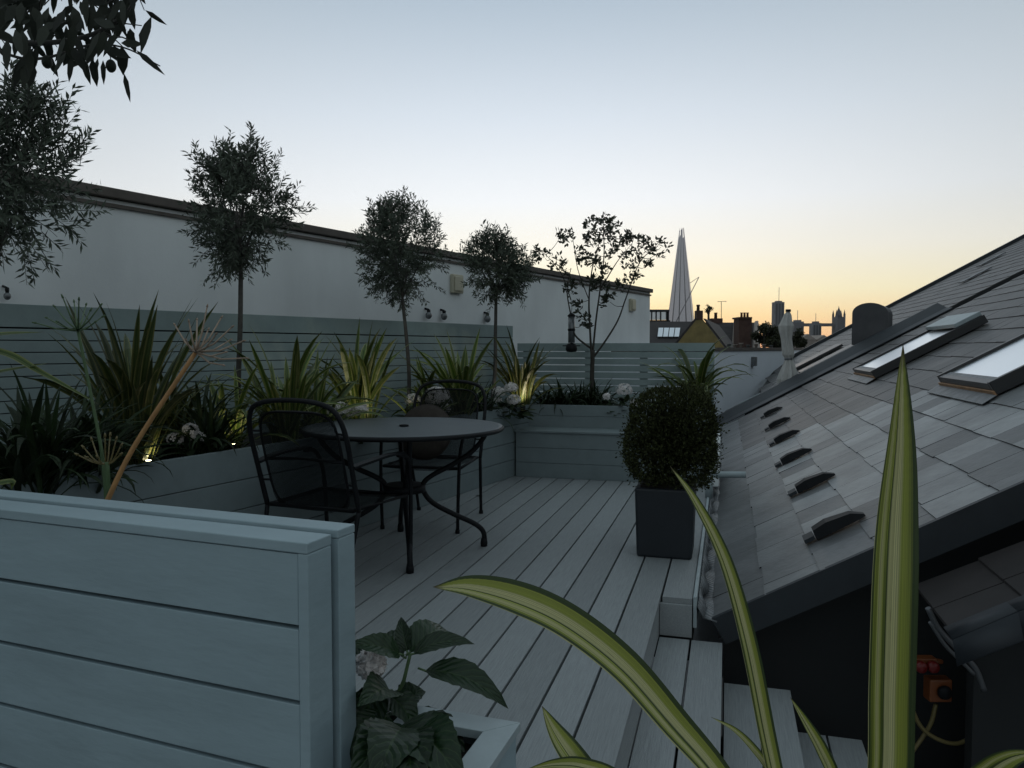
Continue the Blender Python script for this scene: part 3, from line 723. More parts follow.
# near overhanging olive at the top left: trunk stands just out of frame, beside the screen
def near_olive():
    rr = random.Random(21); y = 1.5
    base = Vector((-1.75, 1.25, -.0)); root = thing('olive_tree', 'dark olive branch with fruit hanging into the top left corner', 'tree', base, 0)
    T = lambda px, py, dy=0: at_y(px, py, y+dy) - base
    m = MB(); top = Vector((-.05, .1, 1.95))
    m.tube(spline([(0, 0, -.3), (.02, .03, .8), (-.02, .05, 1.5), top], 6), [.035, .02], 9)
    lf = MB(); tw = m
    main = [([top, T(-60, 20), T(20, 42), T(80, 38), T(118, 20), T(140, -5)], .007), ([top, T(-70, -40), T(0, -10), T(50, -25), T(110, -40)], .008), ([T(-40, 28), T(10, 55), T(45, 58), T(90, 45), T(125, 48), T(160, 66)], .0035),
            ([top, T(-90, 90), T(-30, 80)], .006), ([top, top+Vector((-.3, .1, .3)), top+Vector((-.5, .2, .5))], .008), ([top, top+Vector((-.1, -.2, .35)), top+Vector((0, -.3, .6))], .008), ([top, top+Vector((.1, .2, .3)), T(60, -120)], .008)]
    paths = []
    for pts, r in main:
        sp_ = spline(pts, 7); m.tube(sp_, [r, r*.35], 6, cap=False); paths.append(sp_)
    def lfat(px, py, ang, L_, wd, dy=0):
        p = T(px, py, dy); dv = Vector((math.cos(rad(ang)), rr.uniform(-.35, .35), -math.sin(rad(ang))))
        lf.leaf(p, dv, Vector((rr.uniform(-.4, .4), -1, rr.uniform(-.4, .4))), L_*y/F, wd*y/F, rr.random(), .08)
    # leaves along the drooping lower sprays (pixel length and width give real size at 1.5 m)
    for px, py, ang, L_, wd in ((22, 58, 115, 30, 9), (33, 62, 112, 26, 12), (28, 60, 100, 26, 11), (66, 52, 118, 26, 9), (72, 56, 105, 26, 9), (82, 56, 85, 26, 8), (92, 58, 92, 26, 9), (98, 58, 100, 22, 7), (103, 60, 84, 26, 5), (122, 46, 92, 28, 12), (124, 73, 74, 32, 5), (136, 50, 40, 36, 6), (150, 20, 100, 36, 7), (140, 46, 290, 32, 9), (145, 10, 35, 24, 5), (118, 10, 320, 30, 7), (100, 5, 60, 22, 6)):
        lfat(px, py, ang, L_, wd, rr.uniform(-.05, .05))
    for k_ in range(280):
        px = rr.uniform(-60, 132); py = rr.triangular(-60, 60, 22)
        if px > 90 and py > 52: py -= 25
        lfat(px, py, rr.choice((rr.uniform(60, 130), rr.uniform(0, 360))), rr.uniform(18, 30), rr.uniform(6, 10), rr.uniform(-.16, .16))
    for k_ in range(26):
        px = rr.uniform(-20, 130); py = rr.uniform(-20, 45); a = rr.uniform(0, 6.28); e = T(px+32*math.cos(a), py+32*math.sin(a), rr.uniform(-.1, .1))
        tw.tube([T(px, py), T(px, py).lerp(e, .5)+Vector((0, 0, .006)), e], [.0018, .001], 4, cap=False)
    for k_ in range(500):            # the rest of the crown, above and left of the frame
        o_ = top + Vector((rr.uniform(-.6, .35), rr.uniform(-.35, .4), rr.uniform(.05, .75)))
        q = o_ + base - Vector((0, 0, H))
        if q.y > .2 and abs(q.x/q.y) < .70 and (q.z/q.y) < .56: continue
        lf.leaf(o_, unit(rr), unit(rr), .055, .016, rr.random())
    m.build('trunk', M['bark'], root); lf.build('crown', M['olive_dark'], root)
    for px, py in ((111, 66), (47, 62)):
        c = T(px, py); s_ = MB(); s_.ball(c, .0095, .0095, .0125, 12, 8); s_.tube([c+Vector((0, 0, .012)), c+Vector((-.004, 0, .035))], .001, 4); s_.build('fruit', M['olive_dark'], root)
near_olive()

def strap(mb, base, azim, L_, wd, lean0, droop, rr, seg=9, fold=.35, tone=.5, twist=0):
    p = Vector(base); an = lean0; pts = []; 
    hd = Vector((math.cos(azim), math.sin(azim), 0)); sd0 = Vector((-hd.y, hd.x, 0))
    for k_ in range(seg+1):
        f = k_/seg
        a = lean0 + droop*f**1.6
        dv = hd*math.sin(a) + Vector((0, 0, math.cos(a)))
        nrm_ = hd*math.cos(a) - Vector((0, 0, math.sin(a)))
        sd = sd0*math.cos(twist*f) + nrm_*math.sin(twist*f)
        wk = wd*(.55+.9*f if f < .4 else (.91+.09*math.sin((f-.4)/.3*1.57) if f < .7 else 1.0*max(0.0, 1-((f-.7)/.3)**1.7)))
        pts.append((p.copy(), sd*wk*.5, nrm_*wk*fold*(-.5))); p = p + dv*L_/seg
    for k_ in range(seg):
        (a, sa, na), (b, sb_, nb) = pts[k_], pts[k_+1]; v0, v1 = k_/seg, (k_+1)/seg
        mb.quad([a-sa-na, a, b, b-sb_-nb], [(0, v0), (.5, v0), (.5, v1), (0, v1)], tone, True)
        mb.quad([a, a+sa-na, b+sb_-nb, b], [(.5, v0), (1, v0), (1, v1), (.5, v1)], tone, True)
def flax(label, base, n, Lr, wd, seed, mtl='flax_bed', spread=1.0, wide=.06, group='strappy plants in the raised beds', name='flax_plant', cat='plant'):
    rr = random.Random(seed); root = thing(name, label, cat, base, 0, group); m = MB()
    for i in range(n):
        az_ = rr.uniform(0, 6.28); l0 = abs(rr.gauss(.28, .26))*spread
        strap(m, (rr.uniform(-wide, wide), rr.uniform(-.06, .06), -.02), az_, rr.uniform(*Lr), wd*rr.uniform(.7, 1.15), l0, rr.uniform(.3, 2.3)*spread, rr, tone=rr.random(), twist=rr.uniform(-.6, .6))
    m.build('leaves', M[mtl], root); return root
flax('upright dark flax fan with spiky leaves left of the dry seed head', P_at(132, 3.85, .58), 52, (.55, .98), .042, 31, 'flax_bronze', .62)
flax('dark low strappy clump at left edge behind the screen', P_at(30, 3.2, .56), 150, (.35, .66), .026, 32, 'grassy', 1.1)
flax('arching striped flax behind the left chair', P_at(285, 4.75, .58), 44, (.5, .86), .048, 33, spread=.9)
flax('striped flax lit from below behind the left half of the table', P_at(362, 5.6, .58), 44, (.5, .9), .052, 34, spread=.85)
flax('striped flax between the two right olive trunks', P_at(462, 6.5, .58), 36, (.5, .86), .052, 35, spread=.9)
flax('brightly uplit bronze flax beside the corner of the bench', P_at(522, 7.45, .58), 54, (.45, .9), .040, 36, 'flax_bronze', .8)
flax('drooping striped flax behind the clipped box plant', P_at(696, 7.6, .58), 44, (.5, 1.0), .046, 37, spread=1.2)
flax('dark grassy tuft at the foot of the sparse tree', P_at(588, 7.6, .58), 420, (.15, .40), .016, 38, 'grassy', 1.4, .17)
flax('low dark strappy clump beside the first white hydrangea', P_at(205, 4.25, .57), 90, (.25, .62), .024, 39, 'grassy', 1.2)
flax('dark leafy clump spilling over the bed edge below the green seed stalks', P_at(85, 3.45, .56), 130, (.3, .55), .026, 41, 'grassy', 1.3)
flax('low dark tuft between the uplit flax and the sparse tree', P_at(556, 7.55, .58), 240, (.15, .42), .018, 42, 'grassy', 1.3, .14)
flax('dark low tuft beside the trunk of the smallest olive', P_at(476, 6.8, .58), 160, (.2, .42), .02, 43, 'grassy', 1.2, .12)
flax('striped flax half hidden by the left chair back', P_at(318, 5.0, .58), 34, (.4, .7), .042, 44, spread=1.05)
flax('small striped flax right of the second standing olive trunk', P_at(432, 6.35, .58), 30, (.4, .66), .044, 45, spread=1.05)
flax('green arching clump in front of the round-headed olive trunk', P_at(226, 4.55, .58), 44, (.35, .66), .034, 46, spread=1.0)
flax('low green arching clump right of the dry seed head stalk', P_at(170, 4.45, .58), 50, (.35, .7), .03, 47, 'flax_bronze', 1.0)
flax('low green strap leaves left of the cushioned chair', P_at(425, 6.0, .57), 50, (.2, .45), .03, 40, 'flax_bed', 1.3)

# hydrangeas in the beds
def hydrangea(label, base, heads, seed, spread=.22, nleaf=110, group='hydrangeas in the raised beds'):
    rr = random.Random(seed); root = thing('hydrangea', label, 'plant', base, 0, group); base = Vector(base)
    m = MB(); st = MB()
    for i in range(nleaf):
        u = unit(rr); p = Vector((u.x*spread, u.y*spread*.7, abs(u.z)*.17))*rr.uniform(.4, 1)
        dv = Vector((u.x, u.y, rr.uniform(-.2, .5)))
        m.leaf(p, dv, Vector((0, 0, 1))+unit(rr)*.4, rr.uniform(.07, .12), rr.uniform(.04, .065), rr.random(), .2)
    m.build('leaves', M['hyd'], root)
    for px, py, r in heads:
        c = at_y(px, py, base.y-.1) - base
        h = MB(); st.tube([(c.x*.3, c.y*.3, -.02), (c.x*.8, c.y*.8, c.z*.5), c], .004, 5)
        n = int(170*(r/.08)**2)
        for k_ in range(n):
            u = unit(rr)
            if u.z < -.55: continue
            rd = r*rr.uniform(.9, 1.06); q = c + Vector((u.x*rd, u.y*rd, u.z*rd*.8))
            sd = u.orthogonal(); sd.rotate(Matrix.Rotation(rr.uniform(0, 6.28), 3, u)); td = u.cross(sd); tn = rr.random()
            for e1, e2 in ((sd, td), (td, -sd), (-sd, -td), (-td, sd)):
                wv = .0105; h.quad([q, q+(e1*.9+e2*.25)*wv+u*.002, q+(e1+e2)*wv*.85+u*.003, q+(e2*.9+e1*.25)*wv+u*.002], None, tn)
        h.build('flower_head', M['petal'], root)
    st.build('stems', M['seed_green'], root)
hydrangea('white hydrangea by the dry seed stalk, left of the chair', P_at(185, 4.28, .57), [(175, 439, .04), (190, 430, .042), (198, 437, .035)], 51)
hydrangea('faded white hydrangea between left chair and the round table', P_at(335, 5.2, .57), [(322, 410, .05), (340, 409, .055), (352, 412, .045), (362, 409, .04)], 52)
hydrangea('hydrangea with largest pale pink head behind the cushioned chair', P_at(428, 6.15, .57), [(437, 397, .10), (413, 400, .06), (444, 408, .05)], 53)
hydrangea('pale pink hydrangea drooping over the bed beside the bench corner', P_at(508, 7.05, .57), [(499, 392, .055), (511, 388, .06), (514, 400, .06), (497, 400, .04)], 54)
hydrangea('pale hydrangea at right end of the bench by the box plant', P_at(627, 7.35, .58), [(624, 390, .075), (636, 404, .055), (607, 397, .04)], 55)

# agapanthus seed heads close behind the screen
def umbel(mb, c, axis, n, r, rr, tube_r=.0022, spread=1.0, pods=True):
    axis = axis.normalized()
    for i in range(n):
        dv = (axis*rr.uniform(.45, 1.0) + unit(rr)*spread*.8).normalized()
        if dv.dot(axis) < -.2: dv = -dv
        e = c + dv*r*rr.uniform(.75, 1.1); mid_ = c.lerp(e, .5) + axis*r*.04
        mb.tube([c, mid_, e], [tube_r, tube_r*.7], 4, cap=False)
        if pods: mb.tube([e, e+dv*.010], [tube_r*1.7, tube_r*.8], 5)
rr = random.Random(61)
y = 2.15; c = at_y(196, 352, y); b = at_y(96, 520, y+.02)
b2 = b + (b-c).normalized()*.25
root = thing('dry_seed_stalk', 'leaning straw-coloured stalk with a dry spidery seed head', 'plant', b2)
m = MB(); m.tube(spline([b2-b2, (b-b2)+Vector((.004, 0, 0)), (b2.lerp(c, .6)-b2)+Vector((-.012, 0, .006)), c-b2], 6), [.0085, .006], 10); m.build('stalk', M['seed_dry'], root)
m = MB()
for px, py, dy in ((207, 307, .02), (189, 322, -.03), (175, 325, .05), (221, 318, .06), (232, 327, -.05), (243, 341, .02), (246, 358, .04), (223, 365, -.06), (216, 334, -.09), (197, 320, .09), (230, 340, .1), (186, 340, -.08), (226, 352, -.1), (208, 330, .03)):
    e = at_y(px, py, y+dy); m_ = c.lerp(e, .5) + Vector((0, 0, -.012))
    m.tube([c-b2, m_-b2, e-b2], [.0034, .002], 5); m.tube([e-b2, e-b2+(e-c).normalized()*.009], [.0035, .0012], 5)
m.build('seed_head', M['seed_dryhead'], root)
y = 2.3; c = at_y(78, 331, y); c2 = at_y(99, 457, y-.05); b2 = at_y(108, 560, y)
root = thing('green_seed_stalk', 'upright green stalk with spoked umbrella seed head at the left', 'plant', b2)
m = MB(); m.tube(spline([Vector((0, 0, 0)), at_y(104, 470, y)-b2, at_y(92, 400, y)-b2, c-b2], 6), [.0055, .0045], 8); m.build('stalk', M['seed_green'], root)
m = MB()
for px, py, dy in ((36, 323, .0), (55, 307, .06), (63, 298, -.05), (74, 302, .1), (79, 300, -.1), (90, 311, .03), (100, 306, -.04), (102, 317, .06), (47, 318, .1), (58, 322, -.12), (95, 322, -.1), (86, 305, .12)):
    e = at_y(px, py, y+dy); m.tube([c-b2, c.lerp(e, .5)-b2+Vector((0, 0, -.006)), e-b2], [.0026, .0018], 5); m.tube([e-b2, e-b2+(e-c).normalized()*.012], [.0034, .0022], 5)
m.build('seed_head', M['seed_green'], root)
root = thing('green_seed_stalk', 'short curled green seed head low behind the screen, below the spoked one', 'plant', b2+Vector((.02, -.03, 0)))
o_ = root.location.copy(); m = MB()
m.tube(spline([Vector((0, 0, 0)), at_y(108, 480, y-.05)-o_, at_y(107, 462, y-.05)-o_], 5), [.0065, .006], 8); m.build('stalk', M['seed_green'], root)
c = at_y(106, 464, y-.05); m = MB()
for px, py in ((78, 455), (84, 448), (92, 440), (98, 458), (105, 437), (110, 436), (116, 440), (121, 446), (120, 455), (88, 458)):
    e = at_y(px, py, y-.05+rr.uniform(-.06, .06)); md = at_y((px*.45+106*.55), max(py, 452)*.4+464*.6+2, y-.05)
    m.tube(spline([c-o_, md-o_, e-o_], 4), [.003, .002], 5); m.tube([e-o_, e-o_+(e-md).normalized()*.012], [.0045, .002], 5)
m.build('seed_head', M['hose'], root)
# long leaves reaching in from the left edge
rr = random.Random(62)
root = thing('flax_plant', 'broad dark strap leaves reaching in at the left edge', 'plant', (-1.95, 2.55, .5))
o_ = root.location.copy(); m = MB()
def ribbon(mb, pts, ws, face_to, fold=.25, tone=.5):
    P_ = [Vector(p) for p in pts]; n = len(P_)
    pr = []
    for k_ in range(n):
        t = (P_[min(k_+1, n-1)]-P_[max(k_-1, 0)]).normalized(); s_ = t.cross(face_to).normalized(); nn = s_.cross(t).normalized()
        pr.append((P_[k_], s_*ws[k_]*.5, nn*ws[k_]*fold*.5))
    for k_ in range(n-1):
        (a, sa, na), (b_, sb_, nb) = pr[k_], pr[k_+1]; v0, v1 = k_/(n-1), (k_+1)/(n-1)
        mb.quad([a-sa+na, a, b_, b_-sb_+nb], [(0, v0), (.5, v0), (.5, v1), (0, v1)], tone, True)
        mb.quad([a, a+sa+na, b_+sb_+nb, b_], [(.5, v0), (1, v0), (1, v1), (.5, v1)], tone, True)
def prof_w(n, wmax, peak=.45, base=.45, ex=2.0):
    out = []
    for k_ in range(n):
        f = k_/(n-1)
        out.append(wmax*((base + (1-base)*math.sin(f/peak*math.pi/2)) if f < peak else max(.015, 1-((f-peak)/(1-peak))**ex)))
    return out
for pts, wd in (([(-140, 440), (-60, 352), (-10, 336), (45, 332)], .03), ([(-150, 420), (-70, 345), (0, 352), (40, 372), (100, 405)], .028), ([(-150, 470), (-60, 385), (0, 372), (50, 363)], .024), ([(-120, 560), (-40, 500), (8, 482), (12, 490)], .03)):
    q = spline([at_y(px, py, 2.35 if i else 2.5)-o_ for i, (px, py) in enumerate(pts)], 6); ribbon(m, q, prof_w(len(q), wd), Vector((0, -.6, 1)), tone=.45)
m.build('leaves', M['flax_bed'], root)

# uplights in the beds
def uplight(label, px, y, zz, energy, off=(.0, -.02)):
    p = P_at(px, y, zz)
    r_ = thing('garden_uplight', label, 'garden light', p, 0, 'small lit uplights in the beds')
    m = MB(); m.lathe([(.018, -.06), (.022, .0), (.024, .028), (.019, .03)], n=14); m.build('housing', M['black'], r_)
    m = MB(); m.lathe([(.0005, .026), (.013, .026), (.012, .031), (.0005, .032)], n=14); m.build('lens', M['led'], r_)
    ld = bpy.data.lights.new('uplight_lamp', 'SPOT'); ld.energy = energy*2.6; ld.shadow_soft_size = .015; ld.color = (1, .88, .55)
    ld.spot_size = rad(125); ld.spot_blend = .6
    lo = bpy.data.objects.new('uplight_lamp', ld); COL.objects.link(lo); lo.parent = r_; lo.location = (0, 0, .05); lo.rotation_euler = (rad(180-28), 0, rad(20))
    return r_
uplight('glowing uplight under the olive trunk beside the left chair', 231, 4.35, .625, .24)
uplight('glowing uplight behind the dry seed stalk by the white hydrangea', 146, 3.84, .605, .35)
uplight('glowing uplight inside the striped flax behind the table', 372, 5.35, .62, .6)
uplight('glowing uplight between table and cushioned chair', 399, 5.75, .62, .22)
uplight('brightest glowing uplight beside the bench corner hydrangea', 523, 7.25, .625, .7)

# ------------------------------------------------------------------ clipped box plant in square pot
pc = at_z(634, 557, 0); SPOT = pc.x*SA + pc.y*CA; TP = pc.x*CA - pc.y*SA
PW = .335; po = W(SPOT+PW/2, TP+PW/2)
root = thing('square_pot', 'tall charcoal square pot holding the box plant at the deck edge', 'pot', po, -A)
m = MB(); h = PW/2
m.prism([(-h+.012, -h+.012, 0), (h-.012, -h+.012, 0), (h-.012, h-.012, 0), (-h+.012, h-.012, 0)], (0, 0, .001))
def frustum(mb, w0, w1, z0, z1):
    mb.v += []; i = len(mb.v)
    for w_, z_ in ((w0, z0), (w1, z1)):
        mb.v += [(-w_, -w_, z_), (w_, -w_, z_), (w_, w_, z_), (-w_, w_, z_)]
    for q in ((0, 1, 5, 4), (1, 2, 6, 5), (2, 3, 7, 6), (3, 0, 4, 7), (0, 3, 2, 1), (4, 5, 6, 7)):
        mb.f.append(tuple(i+k_ for k_ in q)); mb.uv.append([(0, 0)]*4); mb.tone.append(.5); mb.smooth.append(False)
m = MB(); frustum(m, h-.012, h, 0, .40); m.build('pot_body', M['pot'], root, .014)
m = MB(); m.box(-h+.03, h-.03, -h+.03, h-.03, .401, .412); m.build('soil', M['soil'], root)
def box_plant():
    rr = random.Random(71); r_ = thing('box_plant', 'dense clipped box shrub with rounded top in the charcoal pot', 'plant', po + W(.03, .035, .4), -A)
    lf = MB(); tw = MB(); rx = .252; cz = .262; rz = .272
    for i in range(9):
        a = rr.uniform(0, 6.28); tw.tube([(0, 0, 0), (.06*math.cos(a), .06*math.sin(a), .1), (.18*math.cos(a), .18*math.sin(a), .3)], [.009, .003], 5)
    tw.build('stems', M['twig'], r_)
    bumps = [(unit(rr), rr.uniform(-.13, .15)) for _ in range(80)]
    for i in range(13500):
        u = unit(rr)
        e = 4.0; k_ = (abs(u.x)**e + abs(u.y)**e + abs(u.z)**e)**(-1/e)
        f = 1 + sum(b_*max(0, u.dot(v)-.88)*8.3 for v, b_ in bumps)
        sh = 1.0 - abs(rr.gauss(0, .10)); 
        if rr.random() < .14: sh += rr.uniform(0, .16)
        p = Vector((u.x*rx, u.y*rx, u.z*rz))*k_*f*sh + Vector((0, 0, cz))
        if p.z < .0: continue
        dv = (u + unit(rr)*.9 + Vector((0, 0, .3))).normalized()
        lf.leaf(p, dv, unit(rr), rr.uniform(.014, .024), rr.uniform(.008, .012), rr.random(), .1, six=False)
    for i in range(5200):
        u = unit(rr)*rr.uniform(.10, .9); p = Vector((u.x*rx, u.y*rx, u.z*rz)); p += Vector((0, 0, cz))
        if p.z < -.0: continue
        lf.leaf(p, unit(rr), unit(rr), rr.uniform(.03, .045), .022, rr.random()*.6, .1, six=False)
    for i in range(200):       # stray shoots
        u = unit(rr); u.z = u.z*.6+.1
        p = Vector((u.x*rx, u.y*rx, u.z*rz)).normalized(); p = Vector((p.x*rx, p.y*rx, p.z*rz))*.93 + Vector((0, 0, cz)); dv = (u+unit(rr)*.4+Vector((0, 0, .3))).normalized(); Ls = rr.uniform(.03, .085)
        if p.z < .03: continue
        for j in range(7): lf.leaf(p+dv*Ls*j/6, (dv+unit(rr)*.9).normalized(), unit(rr), .018, .01, rr.random(), .1, six=False)
    lf.build('foliage', M['box'], r_)
box_plant()

# ------------------------------------------------------------------ small square planter and hydrangea, bottom centre
ZP = .37
cp = at_z(520.6, 722.3, ZP)
root = thing('square_planter', 'pale grey mitred square planter at the bottom of the photo', 'planter', (cp.x, cp.y, 0), rad(-19))
q = .27; zt = ZP; m = MB()
for pts in ([(0, 0), (-q, 0), (-q+.065, -.065), (-.065, -.065)], [(0, 0), (-.065, -.065), (-.065, -q+.065), (0, -q)], [(0, -q), (-.065, -q+.065), (-q+.065, -q+.065), (-q, -q)], [(-q, -q), (-q+.065, -q+.065), (-q+.065, -.065), (-q, 0)]):
    pts = list(reversed(pts)); cxx = sum(p[0] for p in pts)/4; cyy = sum(p[1] for p in pts)/4
    m.prism([(cxx+(x-cxx)*.997, cyy+(y_-cyy)*.997, zt-.02) for x, y_ in pts], (0, 0, .02))
m.build('rim', M['kerb'], root, .0015)
m = MB(); e = .008
for b_ in ((-e-.02, -e, -q+e, -e), (-q+e, -q+e+.02, -q+e, -e), (-q+e+.021, -e-.021, -e-.02, -e), (-q+e+.021, -e-.021, -q+e, -q+e+.02)): m.box(*b_, 0, zt-.0205)
m.build('side_panels', M['paint'], root)
m = MB(); m.box(-q+.035, -.035, -q+.035, -.035, .2, zt-.05); m.build('soil', M['soil'], root)
def big_leaf(mb, p, tip, wd, nrm_, tone, sag=.12, seg=8, serr=True):
    p = Vector(p); tip = Vector(tip); L_ = (tip-p).length; d_ = (tip-p)/L_; s_ = d_.cross(nrm_).normalized(); n_ = s_.cross(d_).normalized()
    rows = []
    for k_ in range(seg*2+1):
        f = k_/(seg*2); wk = wd*.5*(math.sin(math.pi*f**.72)**.85 if 0 < f < 1 else 0)
        if serr and k_ % 2: wk *= .93
        c_ = p + d_*L_*f + n_*L_*sag*(4*f*(1-f)) - n_*L_*.10*f*f
        row = [c_ + s_*wk*x + n_*(abs(x)*wk*.34 + .0012*math.sin(f*31)*abs(x)) for x in (-1, -.5, 0, .5, 1)]
        rows.append((row, f))
    for (a, f0), (b_, f1) in zip(rows[:-1], rows[1:]):
        for i in range(4):
            mb.quad([a[i], a[i+1], b_[i+1], b_[i]], [(i/4, f0), ((i+1)/4, f0), ((i+1)/4, f1), (i/4, f1)], tone, True)
def veinmat():
    m_ = M['hyd_near'] = leafmat('near_hydrangea_leaf', (.010, .028, .010), .36, .35, .12, .2, .4); nt_ = m_.node_tree; N_ = nt_.nodes; L_ = nt_.links
    uv = N_.new('ShaderNodeUVMap'); s_ = N_.new('ShaderNodeSeparateXYZ'); L_.new(uv.outputs[0], s_.inputs[0])
    def mn(op, a, b_=0.0):
        n = N_.new('ShaderNodeMath'); n.operation = op
        for i, v in enumerate((a, b_)):
            if hasattr(v, 'links'): L_.new(v, n.inputs[i])
            else: n.inputs[i].default_value = v
        return n.outputs[0]
    du = mn('ABSOLUTE', mn('SUBTRACT', s_.outputs[0], .5))
    ph = mn('SUBTRACT', mn('MULTIPLY', s_.outputs[1], 8.0), mn('MULTIPLY', du, 5.0))
    tri = mn('ABSOLUTE', mn('SUBTRACT', mn('FRACT', ph), .5))
    side = mn('LESS_THAN', tri, .06); midv = mn('LESS_THAN', du, .025); v = mn('MAXIMUM', side, midv)
    b_ = N_['Principled BSDF']; old = b_.inputs['Base Color'].links[0].from_socket
    mx_ = N_.new('ShaderNodeMix'); mx_.data_type = 'RGBA'; L_.new(mn('MULTIPLY', v, .55), mx_.inputs[0]); L_.new(old, mx_.inputs[6]); mx_.inputs[7].default_value = (.045, .08, .03, 1)
    L_.new(mx_.outputs[2], b_.inputs['Base Color'])
    bp = N_.new('ShaderNodeBump'); bp.inputs['Strength'].default_value = .6; bp.inputs['Distance'].default_value = .004; L_.new(tri, bp.inputs['Height']); L_.new(bp.outputs[0], b_.inputs['Normal'])
veinmat()
def near_hydrangea():
    rr = random.Random(81); y = 1.72; base = Vector((-.20, 1.70, .30))
    root = thing('hydrangea', 'big-leaved green hydrangea in the pale planter beside the screen', 'plant', base)
    T = lambda px, py, dy=0: at_y(px, py, y+dy) - base
    st = MB(); lf = MB(); up = Vector((0, -.45, 1))
    st.tube(spline([(0, 0, -.03), T(398, 705), T(404, 680), T(410, 655)], 5), [.006, .004], 8)
    st.tube(spline([(0, 0, -.03), T(375, 720, .03), T(372, 690, .03), T(380, 660, .05)], 5), [.006, .004], 8)
    tp = T(408, 655)
    L_ = [((408, 655), (474, 640, .02), 30, 0), ((418, 668), (510, 703, -.04), 42, 0), ((408, 655), (400, 616, .05), 22, 0), ((406, 655), (448, 626, .12), 46, 0), ((404, 655), (352, 642, -.08), 34, 0), ((406, 658), (372, 640, .14), 40, 0),
          ((405, 715), (468, 772, -.12), 58, 0), ((402, 712), (466, 742, .03), 34, 0), ((385, 690), (352, 725, .06), 46, 0), ((385, 692), (418, 728, -.05), 38, 0), ((378, 680), (352, 760, -.14), 46, 0),
          ((380, 662), (330, 655, .02), 40, 0), ((392, 690), (362, 700, -.16), 48, 0), ((400, 720), (420, 790, -.15), 60, 0), ((390, 720), (350, 800, -.1), 60, 0), ((400, 710), (440, 780, .0), 60, 0)]
    for (px, py), (qx, qy, dy), wd, _ in L_:
        a = T(px, py); b_ = T(qx, qy, dy)
        st.tube([a, a.lerp(b_, .12)], .0025, 6); big_leaf(lf, a.lerp(b_, .08), b_, wd*.82*y/F, up + unit(rr)*.35, rr.random(), rr.uniform(.06, .16))
    for qx, qy, ex, ey, dy, wd in ((398, 728, 448, 770, -.22, 50), (392, 722, 380, 778, -.20, 48), (410, 722, 470, 752, -.06, 36), (388, 715, 362, 752, -.12, 46), (415, 735, 440, 800, -.2, 50), (400, 705, 425, 690, .05, 36), (390, 712, 352, 738, .05, 46), (405, 728, 436, 738, .08, 40)):
        a = T(qx, qy, dy*.6); big_leaf(lf, a, T(ex, ey, dy), wd*y/F, up+unit(rr)*.35, rr.random(), .12)
    for qx, qy, ex, ey, dy, wd in ((402, 728, 374, 782, -.36, 56), (410, 733, 414, 800, -.38, 58), (418, 732, 462, 778, -.36, 56), (395, 735, 352, 775, -.34, 54), (425, 738, 450, 800, -.36, 50)):
        a = T(qx, qy, dy*.55); big_leaf(lf, a, T(ex, ey, dy), wd*(y+dy*.7)/F, up+unit(rr)*.3, rr.random(), .14)
    for i in range(40):
        px = rr.uniform(365, 440); py = rr.uniform(720, 800); a = T(px, py, rr.uniform(.0, .12)); u = Vector((rr.uniform(-1, 1), rr.uniform(-.6, .6), rr.uniform(-.4, .2))).normalized()
        big_leaf(lf, a, a+u*rr.uniform(.07, .12), rr.uniform(.05, .07), up+unit(rr)*.5, rr.random()*.6)
    st.build('stems', M['seed_green'], root); lf.build('leaves', M['hyd_near'], root)
    h = MB()
    for i in range(90):
        u = unit(rr); q_ = T(371, 664, -.02) + u*.024
        for e in range(4):
            a = u.orthogonal(); a.rotate(Matrix.Rotation(e*1.57+i, 3, u)); b_ = u.cross(a)
            h.quad([q_, q_+(a*.9+b_*.2)*.016, q_+(a+b_)*.014+u*.003, q_+(b_*.9+a*.2)*.016], None, rr.random())
    h.build('flower_head', M['petal'], root)
near_hydrangea()

